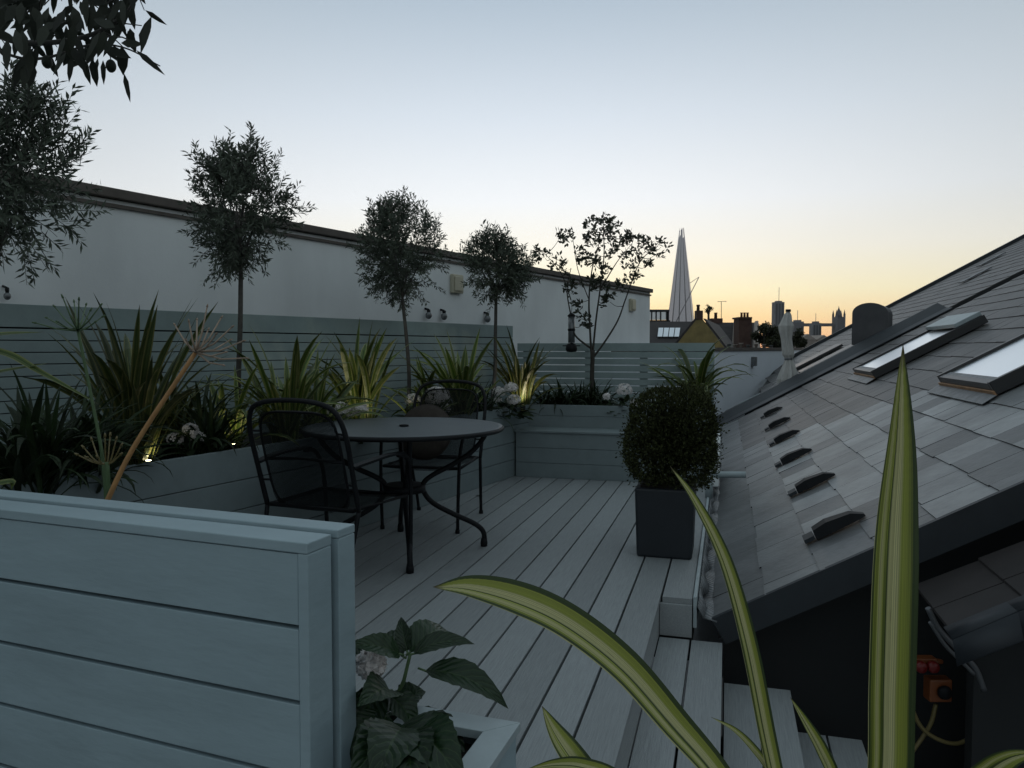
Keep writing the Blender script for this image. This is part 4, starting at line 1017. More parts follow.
# ------------------------------------------------------------------ foreground variegated flax in a tall pot just below the frame
def near_flax():
    base = Vector((.26, .80, .52)); root = thing('flax_plant', 'large yellow-striped flax leaves rising closest to the camera', 'plant', base)
    T = lambda px, py, y: at_y(px, py, y) - base
    O = lambda i: Vector((.012*math.cos(i*2.1), .012*math.sin(i*2.1), -.02))
    specs = [([(903, 345), (900, 440), (895, 520), (892, 590), (889, 690), (886, 790), (868, 900)], 43, .86, .78, 0),
             ([(433, 587), (470, 587), (520, 600), (570, 624), (625, 667), (675, 724), (720, 777), (775, 862)], 34, .98, .82, 1),
             ([(670, 466), (695, 500), (725, 560), (748, 640), (766, 730), (780, 800), (792, 890)], 16, .95, .82, 2),
             ([(542, 706), (555, 730), (570, 752), (590, 778), (640, 840)], 24, .92, .84, 3),
             ([(790, 697), (806, 722), (822, 750), (836, 785), (846, 850)], 13, .86, .82, 4),
             ([(711, 717), (735, 730), (755, 750), (772, 775), (800, 840)], 8, .9, .84, 5),
             ([(527, 769), (556, 764), (585, 766), (625, 784), (700, 850)], 15, .88, .82, 6),
             ([(1040, 752), (1010, 760), (985, 778), (950, 815), (900, 880)], 30, .72, .78, 7)]
    for pts, wpx, y0, y1, i in specs:
        n = len(pts); P_ = [T(px, py, y0 + (y1-y0)*k_/(n-1)) for k_, (px, py) in enumerate(pts)]
        P_ = spline([O(i)] + list(reversed(P_)), 7)
        m = MB(); nn = len(P_); wmax = wpx*y0/F
        ws = prof_w(nn, wmax, .70, .30) if i == 1 else (prof_w(nn, wmax, .5, .45) if i else prof_w(nn, wmax, .50, .78, 2.7))
        ribbon(m, P_, ws, Vector((-.1, -1, .35)) if i in (0, 2, 4) else Vector((-.2, -.8, .75)), .30 if i else .35, .55)
        m.build('leaf', M['flax'], root)
    p = thing('tall_pot', 'tall charcoal pot under the large striped flax leaves', 'pot', (.26, .80, -.36), -A)
    m = MB(); frustum(m, .09, .11, 0, .85); m.build('pot_body', M['pot'], p, .01)
    m = MB(); m.box(-.09, .09, -.09, .09, .851, .856); m.build('soil', M['soil'], p)
near_flax()

# ------------------------------------------------------------------ slate-roofed house on the right
TAN = .56; PA = math.atan(TAN); Z0 = -.07
def RP(s, t, h=0.0):            # point on the roof plane, lifted h along the plane's normal
    return W(s, t - h*math.sin(PA), Z0 + t*TAN + h*math.cos(PA))
S0, S1, S2 = 3.73, 13.05, 22.6
def roof_slates(s0, s1, tmin, tmax, seed, newer, skip=None, left=None, w_=.32, ex=.24):
    rr = random.Random(seed); m = MB(); row = 0; t = tmin
    while t < tmax:
        s = s0 - (w_*.5 if row % 2 else 0)
        while s < s1:
            a, b_ = max(s, s0), min(s+w_-.0025, s1)
            s += w_
            if b_-a < .03: continue
            if left and left(a) > t: continue
            if skip and skip((a+b_)/2, t+ex/2): continue
            j = rr.uniform(-.012, .006); h0 = .010 + rr.uniform(0, .003); tl = t + j*.8
            tn = newer(a, t, rr)
            c0 = [RP(a, tl, h0), RP(b_, tl, h0+rr.uniform(-.002, .002)), RP(b_, t+ex+.06, .003), RP(a, t+ex+.06, .003)]
            vv = (t*1.15); u0 = a; uo = rr.uniform(0, 5)
            m.quad(c0, [(u0+uo, vv), (u0+uo+w_, vv), (u0+uo+w_, vv+.3), (u0+uo, vv+.3)], tn)
            lo = [RP(a, tl, -.002), RP(b_, tl, -.002)]
            m.quad([lo[0], lo[1], c0[1], c0[0]], None, .05)
            m.quad([c0[0], c0[3], RP(a, t+ex+.06, -.002), lo[0]], None, .05)
            m.quad([lo[1], RP(b_, t+ex+.06, -.002), c0[2], c0[1]], None, .05)
        t += ex; row += 1
    return m
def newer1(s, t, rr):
    if t < .15: return rr.uniform(.54, .62)  # eave courses darker: gutter dirt, plus scant sky light put into the tone
    if t < .39 and s < 9: return rr.uniform(.58, .72)
    if s < 4.3 and rr.random() < .55: return rr.uniform(.505, .58)
    lim = 7.6 + .5*math.sin(t*3)
    if s < lim and t < 1.45: return rr.uniform(.72, 1.0) if rr.random() > .2 else rr.uniform(.51, .62)
    if s < 6.2 and t < 1.7: return rr.uniform(.55, .85)
    return rr.choice((rr.uniform(.1, .45), rr.uniform(.1, .48), rr.uniform(.0, .25)))
house = thing('slate_roofed_house', 'grey slate-roofed house right of the deck with skylights and vents', 'house', (0, 0, 0))
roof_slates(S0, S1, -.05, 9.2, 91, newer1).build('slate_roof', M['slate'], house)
m = MB()
m.prism([RP(S0+.02, -.03, -.006), RP(S1, -.03, -.006), RP(S1, 9.4, -.006), RP(S0+.02, 9.4, -.006)], (0, 0, -.10)); m.build('roof_deck_board', M['deck_dark'], house)
m = MB(); m.prism([RP(S0-.012, -.05, .012), RP(S0-.012, 9.3, .012), RP(S0-.012, 9.3, -.21), RP(S0-.012, -.05, -.12)], W(.03, 0, 0)-W(0, 0, 0)); m.build('verge_board', M['lead'], house)
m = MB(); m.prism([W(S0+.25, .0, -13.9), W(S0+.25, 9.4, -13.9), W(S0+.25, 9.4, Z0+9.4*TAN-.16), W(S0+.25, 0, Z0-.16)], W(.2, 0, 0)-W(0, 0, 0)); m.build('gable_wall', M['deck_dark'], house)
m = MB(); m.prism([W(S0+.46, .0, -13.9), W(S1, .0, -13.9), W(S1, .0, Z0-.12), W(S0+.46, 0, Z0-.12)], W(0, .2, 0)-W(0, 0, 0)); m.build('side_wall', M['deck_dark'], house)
# dark lead valley beyond the slates
m = MB(); 
for a, b_, h0, h1 in ((S1+.003, S1+.30, .03, .05), (S1+.30, S1+.62, .05, .15), (S1+.62, S1+.72, .15, .15)):
    m.quad([RP(a, -.25, h0), RP(b_, -.25, h1), RP(b_, 3.3, h1), RP(a, 3.3, h0)])
m.build('lead_flashing', M['lead'], house, 0, .012)
m = MB(); m.prism([RP(S1+.64, .30, .165), RP(S1+.71, .30, .165), RP(S1+.71, .62, .165), RP(S1+.64, .62, .165)], (0, 0, .012)); m.build('flashing_strip', M['kerb'], house)
# vents
for i, (px, py) in enumerate(((841, 523), (817, 481), (797.5, 455), (788, 435.5), (780.5, 422), (774, 411))):
    d_ = ray(px, py); n_ = Vector((-math.sin(PA)*CA, math.sin(PA)*SA, math.cos(PA))); o_ = Vector((0, 0, H))
    k_ = (RP(5, 0, .03)-o_).dot(n_)/d_.dot(n_); c = o_+d_*k_
    s = c.x*SA+c.y*CA; t = c.x*CA-c.y*SA
    fr = lambda p: RP(s+p.x, t+p.y*math.cos(PA), .018+p.z)      # x along eaves, y up slope, z normal
    m = MB()
    sec = [(-.13, .058, .010), (-.126, .062, .046), (-.05, .066, .058), (.08, .048, .045), (.14, .028, .010)]
    for (y0, w0, h0), (y1, w1, h1) in zip(sec[:-1], sec[1:]):
        P0 = [(-w0, y0, 0), (-w0*.72, y0, h0), (w0*.72, y0, h0), (w0, y0, 0)]; P1 = [(-w1, y1, 0), (-w1*.72, y1, h1), (w1*.72, y1, h1), (w1, y1, 0)]
        for j in range(3):
            m.quad([fr(Vector(P0[j])), fr(Vector(P0[j+1])), fr(Vector(P1[j+1])), fr(Vector(P1[j]))])
    e = sec[0]; m.quad([fr(Vector((-e[1], e[0], 0))), fr(Vector((e[1], e[0], 0))), fr(Vector((e[1]*.72, e[0], e[2]))), fr(Vector((-e[1]*.72, e[0], e[2])))])
    v_ = m.build('roof_vent', M['blackplastic'], house)
    m = MB()
    m.prism([fr(Vector((-.056, -.19, .002))), fr(Vector((.056, -.19, .002))), fr(Vector((.054, -.134, .004))), fr(Vector((-.054, -.134, .004)))], fr(Vector((0, 0, .02)))-fr(Vector((0, 0, 0)))); m.build('vent_lip', M['lead'], v_)
# skylights
def skylight(s0, s1, t0, t1, vent=False):
    def bx(mb, sa, sb_, ta, tb, h0, h1): mb.prism([RP(sa, ta, h0), RP(sb_, ta, h0), RP(sb_, tb, h0), RP(sa, tb, h0)], RP(0, 0, h1)-RP(0, 0, h0))
    m = MB(); f = .045; h = .115
    bx(m, s0, s0+f, t0, t1, .02, h); bx(m, s1-f, s1, t0, t1, .02, h); bx(m, s0+f+.001, s1-f-.001, t0, t0+f, .02, h-.01); bx(m, s0+f+.001, s1-f-.001, t1-f*1.6, t1, .02, h+.002)
    sk = m.build('skylight', M['velux'], house, .004)
    m = MB(); bx(m, s0+f+.002, s1-f-.002, t0+f+.001, t1-f*1.6-.001, .07, .092); m.build('glass_pane', M['glass'], sk)
    m = MB(); bx(m, s0-.02, s1+.02, t0-.012, t0-.001, .022, .055); m.build('wood_sill', M['wood'], sk)
    m = MB(); m.prism([RP(s0-.06, t0-.10, .018), RP(s1+.06, t0-.10, .018), RP(s1+.06, t0-.013, .03), RP(s0-.06, t0-.013, .03)], (0, 0, .004)); m.build('apron_flashing', M['leadpale'], sk)
    if vent:
        m = MB(); bx(m, s0+.03, s1-.03, t1-.26, t1-.01, h+.003, h+.05); m.build('blind_box', M['kerb'], sk, .006)
    m = MB(); bx(m, s0+f+.012, s1-f-.012, t0+f+.004, t0+f+.035, .0925, .1); m.build('vent_bar', M['leadpale'], sk)
skylight(9.45, 10.8, 1.62, 2.74, True)
skylight(5.62, 6.92, 1.69, 2.80)

# second slate roof beyond
far = thing('slate_roofed_house', 'farther slate roof beyond the lead strip with a round-topped dormer', 'house', (0, 0, 0))
lft = lambda s: .28 + (s-S1-.75)/(S2-S1-.75)*.95
roof_slates(S1+.75, S2, .2, 9.2, 92, lambda s, t, rr: rr.choice((rr.uniform(.0, .3), rr.uniform(.1, .45))), left=lft).build('slate_roof', M['slate'], far)
m = MB(); m.prism([RP(S1+.75, .3, -.005), RP(S2, 1.3, -.005), RP(S2, 9.3, -.005), RP(S1+.75, 9.3, -.005)], (0, 0, -.12)); m.build('roof_deck_board', M['deck_dark'], far)
m = MB(); m.prism([RP(S2+.002, 1.0, -.1), RP(S2+.002, 9.4, -.1), RP(S2+.002, 9.4, .09), RP(S2+.002, 1.0, .09)], W(.22, 0, 0)-W(0, 0, 0)); m.build('verge_coping', M['lead'], far)
m = MB(); m.prism([RP(S1+.75, .05, .02), RP(S1+.75, 2.5, .02), RP(S1+.75, 2.5, .16), RP(S1+.75, .05, .16)], W(.12, 0, 0)-W(0, 0, 0)); m.build('party_upstand', M['lead'], far)
m = MB(); m.prism([W(S1+.8, 1.2, -13.9), W(S2, 1.3, -13.9), W(S2, 1.3, .4), W(S1+.8, 1.2, .4)], W(0, .3, 0)-W(0, 0, 0)); m.build('side_wall', M['deck_dark'], far)
# round-topped dormer front
dc = at_y(870, 318, 12.9); m = MB(); wdt = .30; zb = dc.z-.45; zc = dc.z+.08
pts = [(-wdt, zb), (wdt, zb), (wdt, zc)] + [(wdt*math.cos(a), zc+.175*math.sin(a)) for a in [math.pi*i/14 for i in range(1, 14)]] + [(-wdt, zc)]
m.prism([(dc.x+x, dc.y, z_) for x, z_ in pts], (.35, .55, 0)); m.build('dormer', M['dormer'], far)
for a in (14.7, 17.0):
    m = MB(); m.prism([RP(a, 1.35, .03), RP(a+1.0, 1.35, .03), RP(a+1.0, 2.3, .03), RP(a, 2.3, .03)], RP(0, 0, .05)-RP(0, 0, 0)); m.build('skylight', M['velux'], far)
for a, t in ((17.5, 4.6), (20, 5.6)):
    m = MB(); m.prism([RP(a, t, .03), RP(a+.35, t, .03), RP(a+.35, t+.5, .03), RP(a, t+.5, .03)], RP(0, 0, .02)-RP(0, 0, 0)); m.build('pale_slate', M['leadpale'], far)

# furled pale parasol standing beyond the lead strip
pp = at_y(787, 384, 13.2)
root = thing('furled_parasol', 'furled pale parasol tied at the waist beyond the slate roof', 'parasol', pp)
m = MB(); m.tube([(0, 0, -.25), (0, 0, 1.24)], .02, 8); m.tube([(0, 0, 1.24), (0, 0, 1.28)], [.05, .045], 8); m.build('pole', M['black'], root)
m = MB(); rr = random.Random(101); n = 28; rings = []
prof = [(.0, .20), (.08, .225), (.2, .19), (.34, .125), (.42, .085), (.44, .088), (.5, .13), (.62, .12), (.78, .115), (.92, .15), (1.0, .165), (1.08, .12), (1.18, .085), (1.25, .03)]
V = []
for z_, r_ in prof:
    V.append([Vector((math.cos(2*math.pi*q/n)*r_*.68*(1+.20*math.sin(q*2*math.pi/n*7+z_*2)) + .03*math.sin(z_*5), math.sin(2*math.pi*q/n)*r_*.68*(1+.2*math.sin(q*2*math.pi/n*7+z_*2)), z_)) for q in range(n)])
for k_ in range(len(V)-1):
    for q in range(n): m.quad([V[k_][q], V[k_][(q+1) % n], V[k_+1][(q+1) % n], V[k_+1][q]], None, .5, True)
m.build('canopy', M['cloth'], root)
m = MB(); m.lathe([(.066, .415), (.07, .42), (.07, .445), (.066, .45)], (.02, 0, 0), 20); m.build('tie', M['leadpale'], root)

# white parapet wall at the far end
root = thing('parapet_wall', 'pale blue-white parapet wall at the far end beyond the low fence', 'wall', W(19, -1))
o_ = root.location.copy(); m = MB()
q0, q1 = at_y(690, 352, 14.5), at_y(806, 352, 23.5)
dv = Vector((q1.x-q0.x, q1.y-q0.y, 0)).normalized(); nv = Vector((-dv.y, dv.x, 0)); a = Vector((q0.x, q0.y, 0)) - dv*3 - o_; b_ = Vector((q1.x, q1.y, 0)) + dv*2 - o_
WZ = 1.14
m.prism([a+Vector((0, 0, -6)), b_+Vector((0, 0, -6)), b_+Vector((0, 0, WZ)), a+Vector((0, 0, WZ))], nv*.22); m.build('wall', M['render2'], root)
m = MB(); m.prism([a-nv*.03+Vector((0, 0, WZ+.001)), b_-nv*.03+Vector((0, 0, WZ+.001)), b_+nv*.25+Vector((0, 0, WZ+.001)), a+nv*.25+Vector((0, 0, WZ+.001))], (0, 0, .07)); m.build('coping', M['coping'], root)
p = at_y(752, 361, 17.2); k_ = 0
# small wall box fixed on the parapet
dd_ = ray(752, 361); kk = (Vector((q0.x, q0.y, 0))-Vector((0, 0, H))).dot(nv)/dd_.dot(nv); p = Vector((0, 0, H))+dd_*kk
m = MB(); fr = lambda q_: dv*q_.x + nv*q_.y + Vector((0, 0, q_.z)) + p - o_
m.box(-.09, .09, -.1, -.001, -.12, .1, M=fr); m.build('wall_box', M['leadpale'], root, .01)
# chimney-pot row on the parapet
rr = random.Random(7)
for i, px in enumerate((729, 735, 741, 748, 756, 764, 771)):
    y_ = 16 + (px-720)/60*5; dd_ = ray(px, 348); kk = (Vector((q0.x, q0.y, 0))+nv*.1-Vector((0, 0, H))).dot(nv)/dd_.dot(nv); p = Vector((0, 0, H))+dd_*kk; p.z = WZ+.071
    m = MB(); hh = rr.uniform(.06, .13); m.lathe([(.03, 0), (.045, hh*.8), (.052, hh*.82), (.052, hh), (.043, hh), (.04, hh*.9), (.001, hh*.88)], n=14)
    o = m.build('flower_pot', M['stone'] if i % 3 else M['leadpale']); o.location = p
    tag(o, 'small empty flower pot standing in a row on the far parapet', 'flower pot', 'flower pots along the parapet')

# ------------------------------------------------------------------ dark corner under the verge: lean-to, valves, hose, pipes
o_ = W(3.3, 1.6, -1)
root = thing('lean_to', 'small dark slate lean-to roof with lead edge at lower right', 'lean-to roof', o_)
LP = lambda s, t, z_=0: W(s, t, .215 + (t-.9)*TAN + z_) - o_
m = MB(); rr = random.Random(5)
for i in range(9):
    for j in range(2):
        t_ = .80+i*.24; s_ = 3.02+j*.32 + (.0 if i % 2 else -.0); 
        m.prism([LP(s_, t_, .012), LP(s_+.312, t_, .012), LP(s_+.312, t_+.26, .0), LP(s_, t_+.26, .0)], (0, 0, -.012), rr.uniform(.1, .4))
m.build('slate_roof', M['tiles'], root)  # slates take the dark tile colour to stand for the verge's shadow
m = MB(); m.prism([LP(3.66, .93, -.014), LP(3.0, .93, -.014), LP(3.0, 4, -.014), LP(3.66, 4, -.014)], (0, 0, -.03)); m.build('roof_board', M['deck_dark'], root)
m = MB(); n = 12
for i in range(n):
    a0, a1 = .78+i*.2, .98+i*.2
    m.quad([LP(2.99, a0, .02+.008*math.sin(i*2)), LP(2.99, a1, .02+.008*math.sin(i*2+2)), LP(2.93, a1, -.05), LP(2.93, a0, -.05)], None, .5, True)
    m.quad([LP(3.10, a0, .024), LP(3.10, a1, .024), LP(2.99, a1, .02+.008*math.sin(i*2+2)), LP(2.99, a0, .02+.008*math.sin(i*2))], None, .5, True)
m.build('lead_edge', M['pot'], root, 0, .006)
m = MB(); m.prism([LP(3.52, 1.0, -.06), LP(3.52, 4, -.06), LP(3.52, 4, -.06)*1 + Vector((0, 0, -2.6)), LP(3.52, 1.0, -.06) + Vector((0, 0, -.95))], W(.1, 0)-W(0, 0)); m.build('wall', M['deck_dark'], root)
yv = 3.25
root = thing('tap_manifold', 'orange tap fitting with two round red taps in the dark corner', 'tap', at_y(922, 661, yv)); root.scale = (1.18, 1.18, 1.18)
m = MB(); m.box(-.055, .045, -.02, .02, -.016, .016); m.tube([(.045, 0, 0), (.075, 0, -.003)], [.012, .008], 8); m.build('body', M['orange'], root, .004)
for x in (-.022, .022):
    m = MB(); m.lathe([(.001, -.012), (.018, -.012), (.021, -.006), (.021, .006), (.018, .012), (.001, .012)], (x, -.034, -.008), 14, M=Matrix.Rotation(rad(90), 3, 'X')); m.build('tap_knob', M['red'], root)
root = thing('valve_box', 'square orange box with a round dark dial below the red taps', 'valve box', at_y(938, 689, yv)); root.scale = (1.18, 1.18, 1.18)
m = MB(); m.box(-.04, .042, -.02, .03, -.042, .042); m.build('case', M['orange'], root, .006)
m = MB(); m.lathe([(.001, -.01), (.022, -.01), (.026, 0), (.022, .01), (.001, .01)], (.008, -.03, 0), 18, M=Matrix.Rotation(rad(90), 3, 'X')); m.build('dial', M['blackplastic'], root)
pts = [at_y(px, py, yv-.03) for px, py in ((908, 668), (910, 700), (922, 728), (945, 742), (965, 741), (985, 722), (990, 705))]
m = MB(); m.tube(spline(pts, 7), .009, 8); tag(m.build('garden_hose', M['hose']), 'yellow hose looping down from the red taps', 'hose')
pts = [at_y(px, py, yv+.02) for px, py in ((936, 704), (930, 725), (915, 748), (895, 775), (885, 800))]
m = MB(); m.tube(spline(pts, 7), .009, 8); tag(m.build('garden_hose', M['hose']), 'short yellow hose dropping from the orange valve box', 'hose')
for i, (q, lab) in enumerate(((((928, 608), (938, 628), (958, 650), (975, 668), (984, 690)), 'upper dark grey pipe bending down beside the orange taps'), (((930, 622), (945, 645), (962, 662), (974, 674)), 'lower thin grey pipe bending below the other pipe'))):
    m = MB(); m.tube(spline([at_y(px, py, yv-.2) for px, py in q], 6), .012-.004*i, 8); tag(m.build('grey_pipe', M['steel']), lab, 'pipe')
root = thing('pipe_run', 'pair of straight grey pipes under the lean-to at far right', 'pipes', at_y(1005, 625, 3.4))
for py in (0, -.165, -.5):
    m = MB(); m.tube([(-.06, 0, py), (.9, -.25, py+.02)], .011, 8); m.build('pipe', M['steel'], root)

m = MB(); p_ = at_z(475.5, 496, .004); m.leaf(Vector((0, 0, .004)), Vector((1, .3, .15)), Vector((0, 0, 1)), .07, .035, .4, .3)
o = m.build('fallen_leaf', M['olive_dark'], None, 0, .001); o.location = p_; tag(o, 'small dark fallen leaf on the deck behind the cushioned chair', 'leaf')

# ------------------------------------------------------------------ the town beyond
def bldg(name, label, cat, loc): return thing(name, label, cat, loc)
# glass spire tower at 2 km
y = 2000.0; c = at_y(680.5, 348, y); base = Vector((c.x, y, -14))
spire_m = bpy.data.materials.new('spire_glass'); spire_m.use_nodes = True; nt = spire_m.node_tree; N = nt.nodes; L = nt.links; b = N['Principled BSDF']
b.inputs['Roughness'].default_value = .3; b.inputs['Metallic'].default_value = .85
uv = N.new('ShaderNodeUVMap'); bk = N.new('ShaderNodeTexBrick'); bk.offset = 0
for k_, v in (('Scale', 1), ('Mortar Size', .03), ('Brick Width', .5), ('Row Height', .05)): bk.inputs[k_].default_value = v
bk.inputs['Color1'].default_value = (.86, .80, .81, 1); bk.inputs['Color2'].default_value = (.76, .70, .72, 1); bk.inputs['Mortar'].default_value = (.5, .46, .48, 1)
L.new(uv.outputs[0], bk.inputs[0]); L.new(bk.outputs[0], b.inputs['Base Color']); M['spire'] = spire_m
M['spire_dark'] = mat('spire_groove', (.24, .22, .23), .5)
root = thing('spire_skyscraper', 'tall tapering glass spire skyscraper with split tip on the skyline', 'skyscraper', base)
tops = [326, 300, 322, 303, 325, 298, 318, 305, 323, 300, 320, 302]; n = 12; offs = .0
corn = [Vector((math.cos(2*math.pi*(i+.35)/n), math.sin(2*math.pi*(i+.35)/n), 0))*(45 if i % 2 else 47) for i in range(n)]
for i in range(n):
    a, b_ = corn[i].copy(), corn[(i+1) % n].copy(); g_ = .08
    a2, b2_ = a.lerp(b_, g_), b_.lerp(a, g_); k_ = tops[i]/322
    up_ = lambda p: Vector((p.x*((1-k_)*.85+.13), p.y*((1-k_)*.85+.13), tops[i]))
    m = MB(); seg = 14
    for s_ in range(seg):
        f0, f1 = s_/seg, (s_+1)/seg
        m.quad([a2.lerp(up_(a2), f0), b2_.lerp(up_(b2_), f0), b2_.lerp(up_(b2_), f1), a2.lerp(up_(a2), f1)], [(0, f0*4), (1, f0*4), (1, f1*4), (0, f1*4)])
    m.build('glass_facade', M['spire'], root)
m = MB(); m.lathe([(43, 0), (6, 290)], n=8); m.build('core', M['spire_dark'], root)
# crane in front of the spire
q0, q1 = at_y(675, 324, 1500), at_y(699, 277, 1500)
m = MB(); m.tube([q0, q1], [1.0, .7], 4); m.tube([q1, at_y(690, 283, 1500)], .5, 4); m.tube([q0, q0+Vector((0, 0, -60))], 1.4, 4)
tag(m.build('tower_crane', M['spire_dark']), 'thin luffing crane jib slanting across the glass spire', 'crane')

def pxbox(mb, px0, px1, pyt, pyb, y0, depth, tone=.5):
    a, b_ = at_y(px0, pyt, y0), at_y(px1, pyb, y0); mb.box(a.x, b_.x, y0, y0+depth, b_.z, a.z, tone=tone)
# glazed roof pavilion
root = thing('glazed_pavilion', 'small glazed rooftop pavilion left of the glass spire', 'building', at_y(660, 345, 46)); o_ = root.location.copy()
def part(name, boxes, mt, rt, oo, y0, depth):
    m = MB()
    for (a, b_, c_, d_) in boxes: pxbox(m, a, b_, c_, d_, y0, depth)
    m.v = [tuple(Vector(p)-oo) for p in m.v]; return m.build(name, mt, rt)
part('roof', [(645, 669.5, 309.5, 311.5)], M['lead'], root, o_, 45.9, 4)
for a in (647, 651.5, 656, 660.5, 666.5): part('mullion', [(a, a+.8, 311.6, 324)], M['black'], root, o_, 46, .06)
part('post', [(667.5, 669, 311.6, 324)], M['black'], root, o_, 46, .3)
part('glass_pane', [(646, 667, 311.8, 320)], M['glass'], root, o_, 46.1, .03)
part('base', [(643, 669.5, 320.2, 400)], M['redbrick'], root, o_, 46.2, 4)
# dark roof with a strip of rooflights
root = thing('dark_roofed_house', 'dark pitched roof with a strip of four pale rooflights behind the fence', 'house', at_y(668, 348, 36)); o_ = root.location.copy()
a, b_, c_, d_ = at_y(640, 346, 35), at_y(692, 346, 35), at_y(694, 321.5, 38), at_y(640, 321.5, 38)
m = MB(); m.prism([p-o_ for p in (a, b_, c_, d_)], (0, 0, -.1)); m.build('roof', M['tiles'], root)
rp_ = lambda u, v, h=0.0: a.lerp(b_, u).lerp(d_.lerp(c_, u), v) - o_ + Vector((0, -.6*h, h))
for i in range(4):
    u0 = .33+i*.105; m = MB(); m.prism([rp_(u0, .3, .04), rp_(u0+.09, .3, .04), rp_(u0+.105, .66, .04), rp_(u0+.015, .66, .04)], (0, -.02, .04)); m.build('rooflight', M['glass'], root)
m = MB(); m.box(a.x-o_.x, b_.x-o_.x, 35.1-o_.y, 41-o_.y, -15-o_.z, a.z-.12-o_.z); m.build('wall', M['redbrick'], root)
# yellow brick gable house
yg = 31; root = thing('brick_gable_house', 'yellow brick gable end with a small chimney beyond the fence', 'house', at_y(701, 348, yg)); o_ = root.location.copy()
G = lambda px, py, dy=0: at_y(px, py, yg) + Vector((0, dy, 0)) - o_
m = MB(); m.prism([G(677, 344), G(677, 420), G(724, 420), G(724, 347), G(703, 319.5), G(696.5, 319.5)], (0, .3, 0)); m.build('gable_wall', M['brick'], root)
m = MB(); m.prism([G(703, 318.5), G(726, 348.5), G(728, 348.5), G(705, 318.5)], (3, 9, 0)); m.prism([G(676, 344.5), G(697, 319), G(695, 318), G(674, 344)], (3, 9, 0)); m.build('roof', M['tiles'], root)
m = MB(); a_ = G(696.5, 320); b1 = G(703, 313); m.box(a_.x, b1.x, .0, .35, a_.z, b1.z+.1); m.build('chimney', M['redbrick'], root)
m = MB(); p_ = G(699, 312.5); m.lathe([(.07, 0), (.06, .25), (.075, .26), (.075, .32)], (p_.x, .15, p_.z), 10); m.build('chimney_pot', M['redbrick'], root)
# dark-roofed terrace to the right
yt = 44; root = thing('terrace_house', 'long dark terrace roof with pale party walls and a broad chimney', 'house', at_y(750, 348, yt)); o_ = root.location.copy()
G = lambda px, py, y_=yt: at_y(px, py, y_) - o_
m = MB(); m.prism([G(704, 349), G(757, 349), G(757, 322.5, yt+3), G(704, 322.5, yt+3)], (0, 0, -.12)); m.build('roof', M['tiles'], root)
m = MB(); a_, b1 = G(700, 350), G(757, 350); m.box(a_.x, b1.x, .1, 7, -16, a_.z-.1); m.build('wall', M['redbrick'], root)
for px in (735, 755.5):
    m = MB(); m.prism([G(px-3.5, 350), G(px+3.5, 350), G(px+1.5, 323, yt+2.6), G(px-1.5, 323, yt+2.6)], (0, -.25, .12)); m.build('party_wall', M['stone'], root)
m = MB(); pxbox(m, 739, 751.5, 318, 350, yt-1.2, 1.0); pxbox(m, 738.4, 752.2, 317, 318.6, yt-1.3, 1.2); m.v = [tuple(Vector(p)-o_) for p in m.v]; st_ = m.build('chimney', M['redbrick'], root)
for px in (741.5, 744.5, 747.5):
    m = MB(); p_ = G(px, 317, yt-.7); m.lathe([(.07, 0), (.06, .2), (.08, .21), (.08, .25)], p_, 10); m.build('chimney_pot', M['terracotta'], st_)
m = MB(); p_ = G(716.5, 322.5, yt+3); m.box(p_.x-.35, p_.x+.35, 2.9, 3.6, p_.z-.2, p_.z+.25); s2_ = m.build('chimney', M['redbrick'], root)
m = MB(); m.lathe([(.1, 0), (.09, .3), (.11, .32), (.11, .36)], p_+Vector((.0, .2, .25)), 10); m.build('chimney_pot', M['redbrick'], s2_)
p_ = at_y(721.3, 322, yt+3.2); m = MB(); t_ = at_y(721.3, 301.5, yt+3.2)
m.tube([p_, t_], .02, 5); m.tube([t_+Vector((-.22, 0, -.02)), t_+Vector((.3, 0, .02))], .012, 4)
for k_ in (-.2, -.1, 0, .1, .2, .28): m.tube([t_+Vector((k_, -.15, 0)), t_+Vector((k_, .15, 0))], .007, 4)
tag(m.build('roof_aerial', M['black']), 'television aerial on a thin mast above the terrace roof', 'aerial')

def town_tree(label, px, pyt, pyb, wpx, y_, seed, n=1500, ls=.35, trunk_to=None, cat='tree'):
    rr = random.Random(seed); base = P_at(px, y_, -14); root = thing('town_tree', label, cat, base, 0, 'trees among the town roofs')
    ct, cb = at_y(px, pyt, y_), at_y(px, pyb, y_); rz_ = (ct.z-cb.z)/2; cz = (ct.z+cb.z)/2+14; rx_ = wpx/2*y_/F
    m = MB(); m.tube([(0, 0, 0), (.1, 0, cz*.6), (0, 0, cz)], [.25*ls*2, .06], 7)
    for i in range(6):
        u = unit(rr); m.tube([(0, 0, cz-rz_), (u.x*rx_*.5, u.y*rx_*.5, cz+u.z*rz_*.6)], [.08*ls*2, .02], 4, cap=False)
    m.build('trunk', M['twig'], root); lf = MB(); lump = [(unit(rr), rr.uniform(.4, .75)) for _ in range(9)]
    for i in range(n):
        v, f = rr.choice(lump); p = Vector((v.x*rx_*f, v.y*rx_*f, v.z*rz_*f)) + unit(rr)*rr.uniform(.05, .42)*min(rx_, rz_)
        lf.leaf(p+Vector((0, 0, cz)), unit(rr), unit(rr), ls*rr.uniform(.6, 1.2), ls*.6, rr.random(), .1, six=False)
    lf.build('crown', M['citytree'], root)
town_tree('small round-headed potted-looking tree above the brick gable', 708, 304, 315.5, 11, 40, 1, 260, .09)
town_tree('bushy dark tree just right of the broad chimney', 764, 314, 352, 24, 41, 2, 2600, .16)
town_tree('tallest dark bushy tree left of the furled parasol', 776, 315, 352, 30, 46, 3, 2800, .17)
town_tree('dark tree directly behind the furled parasol', 790, 319, 354, 24, 50, 4, 2200, .18)
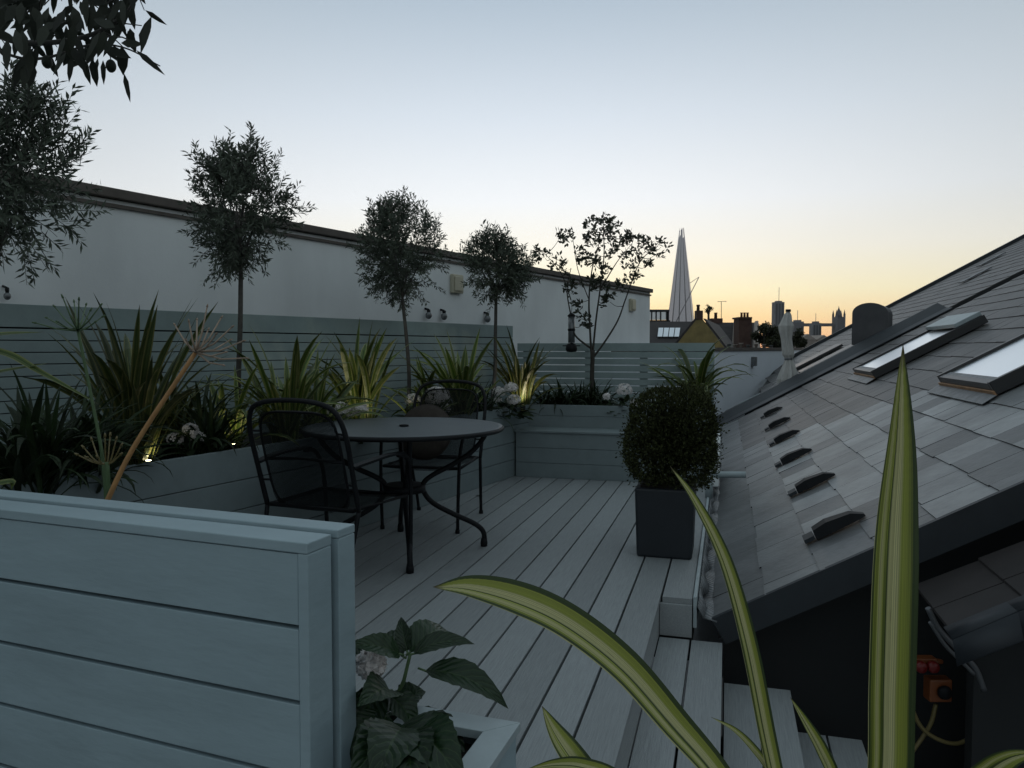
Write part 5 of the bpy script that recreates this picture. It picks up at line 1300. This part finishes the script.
town_tree('low dark tree right of the furled parasol', 798, 329, 354, 16, 60, 5, 1500, .2)
# pale low houses in the dip
for i, (px, w_, pt, pm, y_, lab) in enumerate(((808, 16, 334, 340, 130, 'pale low house roof in the dip right of the parasol'), (824, 14, 335, 340, 170, 'smaller pale roof farther along beside the slate ridge'))):
    root = thing('small_house', lab, 'house', P_at(px, y_, -14)); o_ = root.location.copy()
    a_, b1, t_ = at_y(px-w_/2, pm, y_)-o_, at_y(px+w_/2, pm, y_)-o_, at_y(px, pt, y_)-o_
    m = MB(); m.box(a_.x, b1.x, 0, 8, 0, a_.z); m.build('wall', M['stone'], root)
    m = MB(); m.prism([a_+Vector((-.2, -.1, 0)), b1+Vector((.2, -.1, 0)), t_+Vector((0, -.1, 0))], (0, 8.2, 0)); m.build('roof', M['stone'], root)
# towers
def tower(label, px0, px1, pt, y_, depth, mt, mast=None):
    base = P_at((px0+px1)/2, y_, -14); root = thing('tower_block', label, 'tower block', base); o_ = base
    a_, b1 = at_y(px0, pt, y_)-o_, at_y(px1, pt, y_)-o_
    m = MB(); m.box(a_.x, b1.x, 0, depth, 0, a_.z); m.build('wall', M[mt], root)
    m = MB(); m.box(a_.x*.6, b1.x*.6, depth*.2, depth*.8, a_.z, a_.z+2.5); m.build('roof_plant', M[mt], root)
    nfl = 7
    for i in range(3):
        x0 = a_.x + (b1.x-a_.x)*(.08+i*.31); m = MB(); m.box(x0, x0+(b1.x-a_.x)*.22, -.12, -.01, a_.z*.3, a_.z-3); m.build('window', M['lead'], root)
    if mast:
        m = MB(); m.tube([(0, depth/2, a_.z), (0, depth/2, at_y(px0, mast, y_).z+14)], .35*y_/1000, 5); m.build('mast', M['spire_dark'], root)
tower('tallest grey tower block on the skyline, with a thin mast', 775, 784.5, 302, 1500, 18, 'concrete', 287)
tower('grey slab tower just right of the furled parasol', 794, 804, 321.5, 1200, 16, 'concrete', 310)
tower('squat grey tower below the bridge walkway', 813, 821.5, 323, 1100, 14, 'concrete', 313)
# bridge
yb = 1150; root = thing('stone_bridge', 'Gothic stone bridge tower with pinnacles and high-level walkway', 'bridge', P_at(840, yb, -14)); o_ = root.location.copy()
G = lambda px, py: at_y(px, py, yb) - o_
m = MB(); a_, b1 = G(836, 317), G(845.5, 317); wv = b1.x-a_.x; m.box(a_.x, b1.x, 0, wv, 0, a_.z); m.build('tower', M['bridge'], root)
for px, dy in ((836.8, 1), (844.7, 1), (836.8, wv-1), (844.7, wv-1)):
    p_ = G(px, 317); m = MB(); m.tube([(p_.x, dy, 0), (p_.x, dy, p_.z+3)], 1.7, 8); m.tube([(p_.x, dy, p_.z+3), (p_.x, dy, G(px, 309.5).z)], [1.8, .1], 8); m.build('turret', M['bridge'], root)
p_ = G(840.7, 317); q_ = G(840.7, 305.5); m = MB(); m.tube([(p_.x, wv/2, p_.z), (p_.x, wv/2, p_.z+5), (p_.x, wv/2, q_.z-3), (p_.x, wv/2, q_.z)], [wv*.42, wv*.3, .6, .1], 4); m.build('spire', M['bridge'], root)
for dy in (2, wv-4):
    m = MB(); a_, b1 = G(800, 323.2), G(836, 326.2); m.box(a_.x, b1.x, dy, dy+2, b1.z, a_.z); m.build('walkway', M['bridge'], root)
m = MB(); m.box(G(790, 340).x, G(836, 340).x, 0, wv, 8, 12); m.build('road_deck', M['bridge'], root)
m = MB(); a_, b1 = G(794.5, 322.5), G(800, 322.5); m.box(a_.x, b1.x, 0, wv, 0, a_.z); m.build('tower', M['bridge'], root)
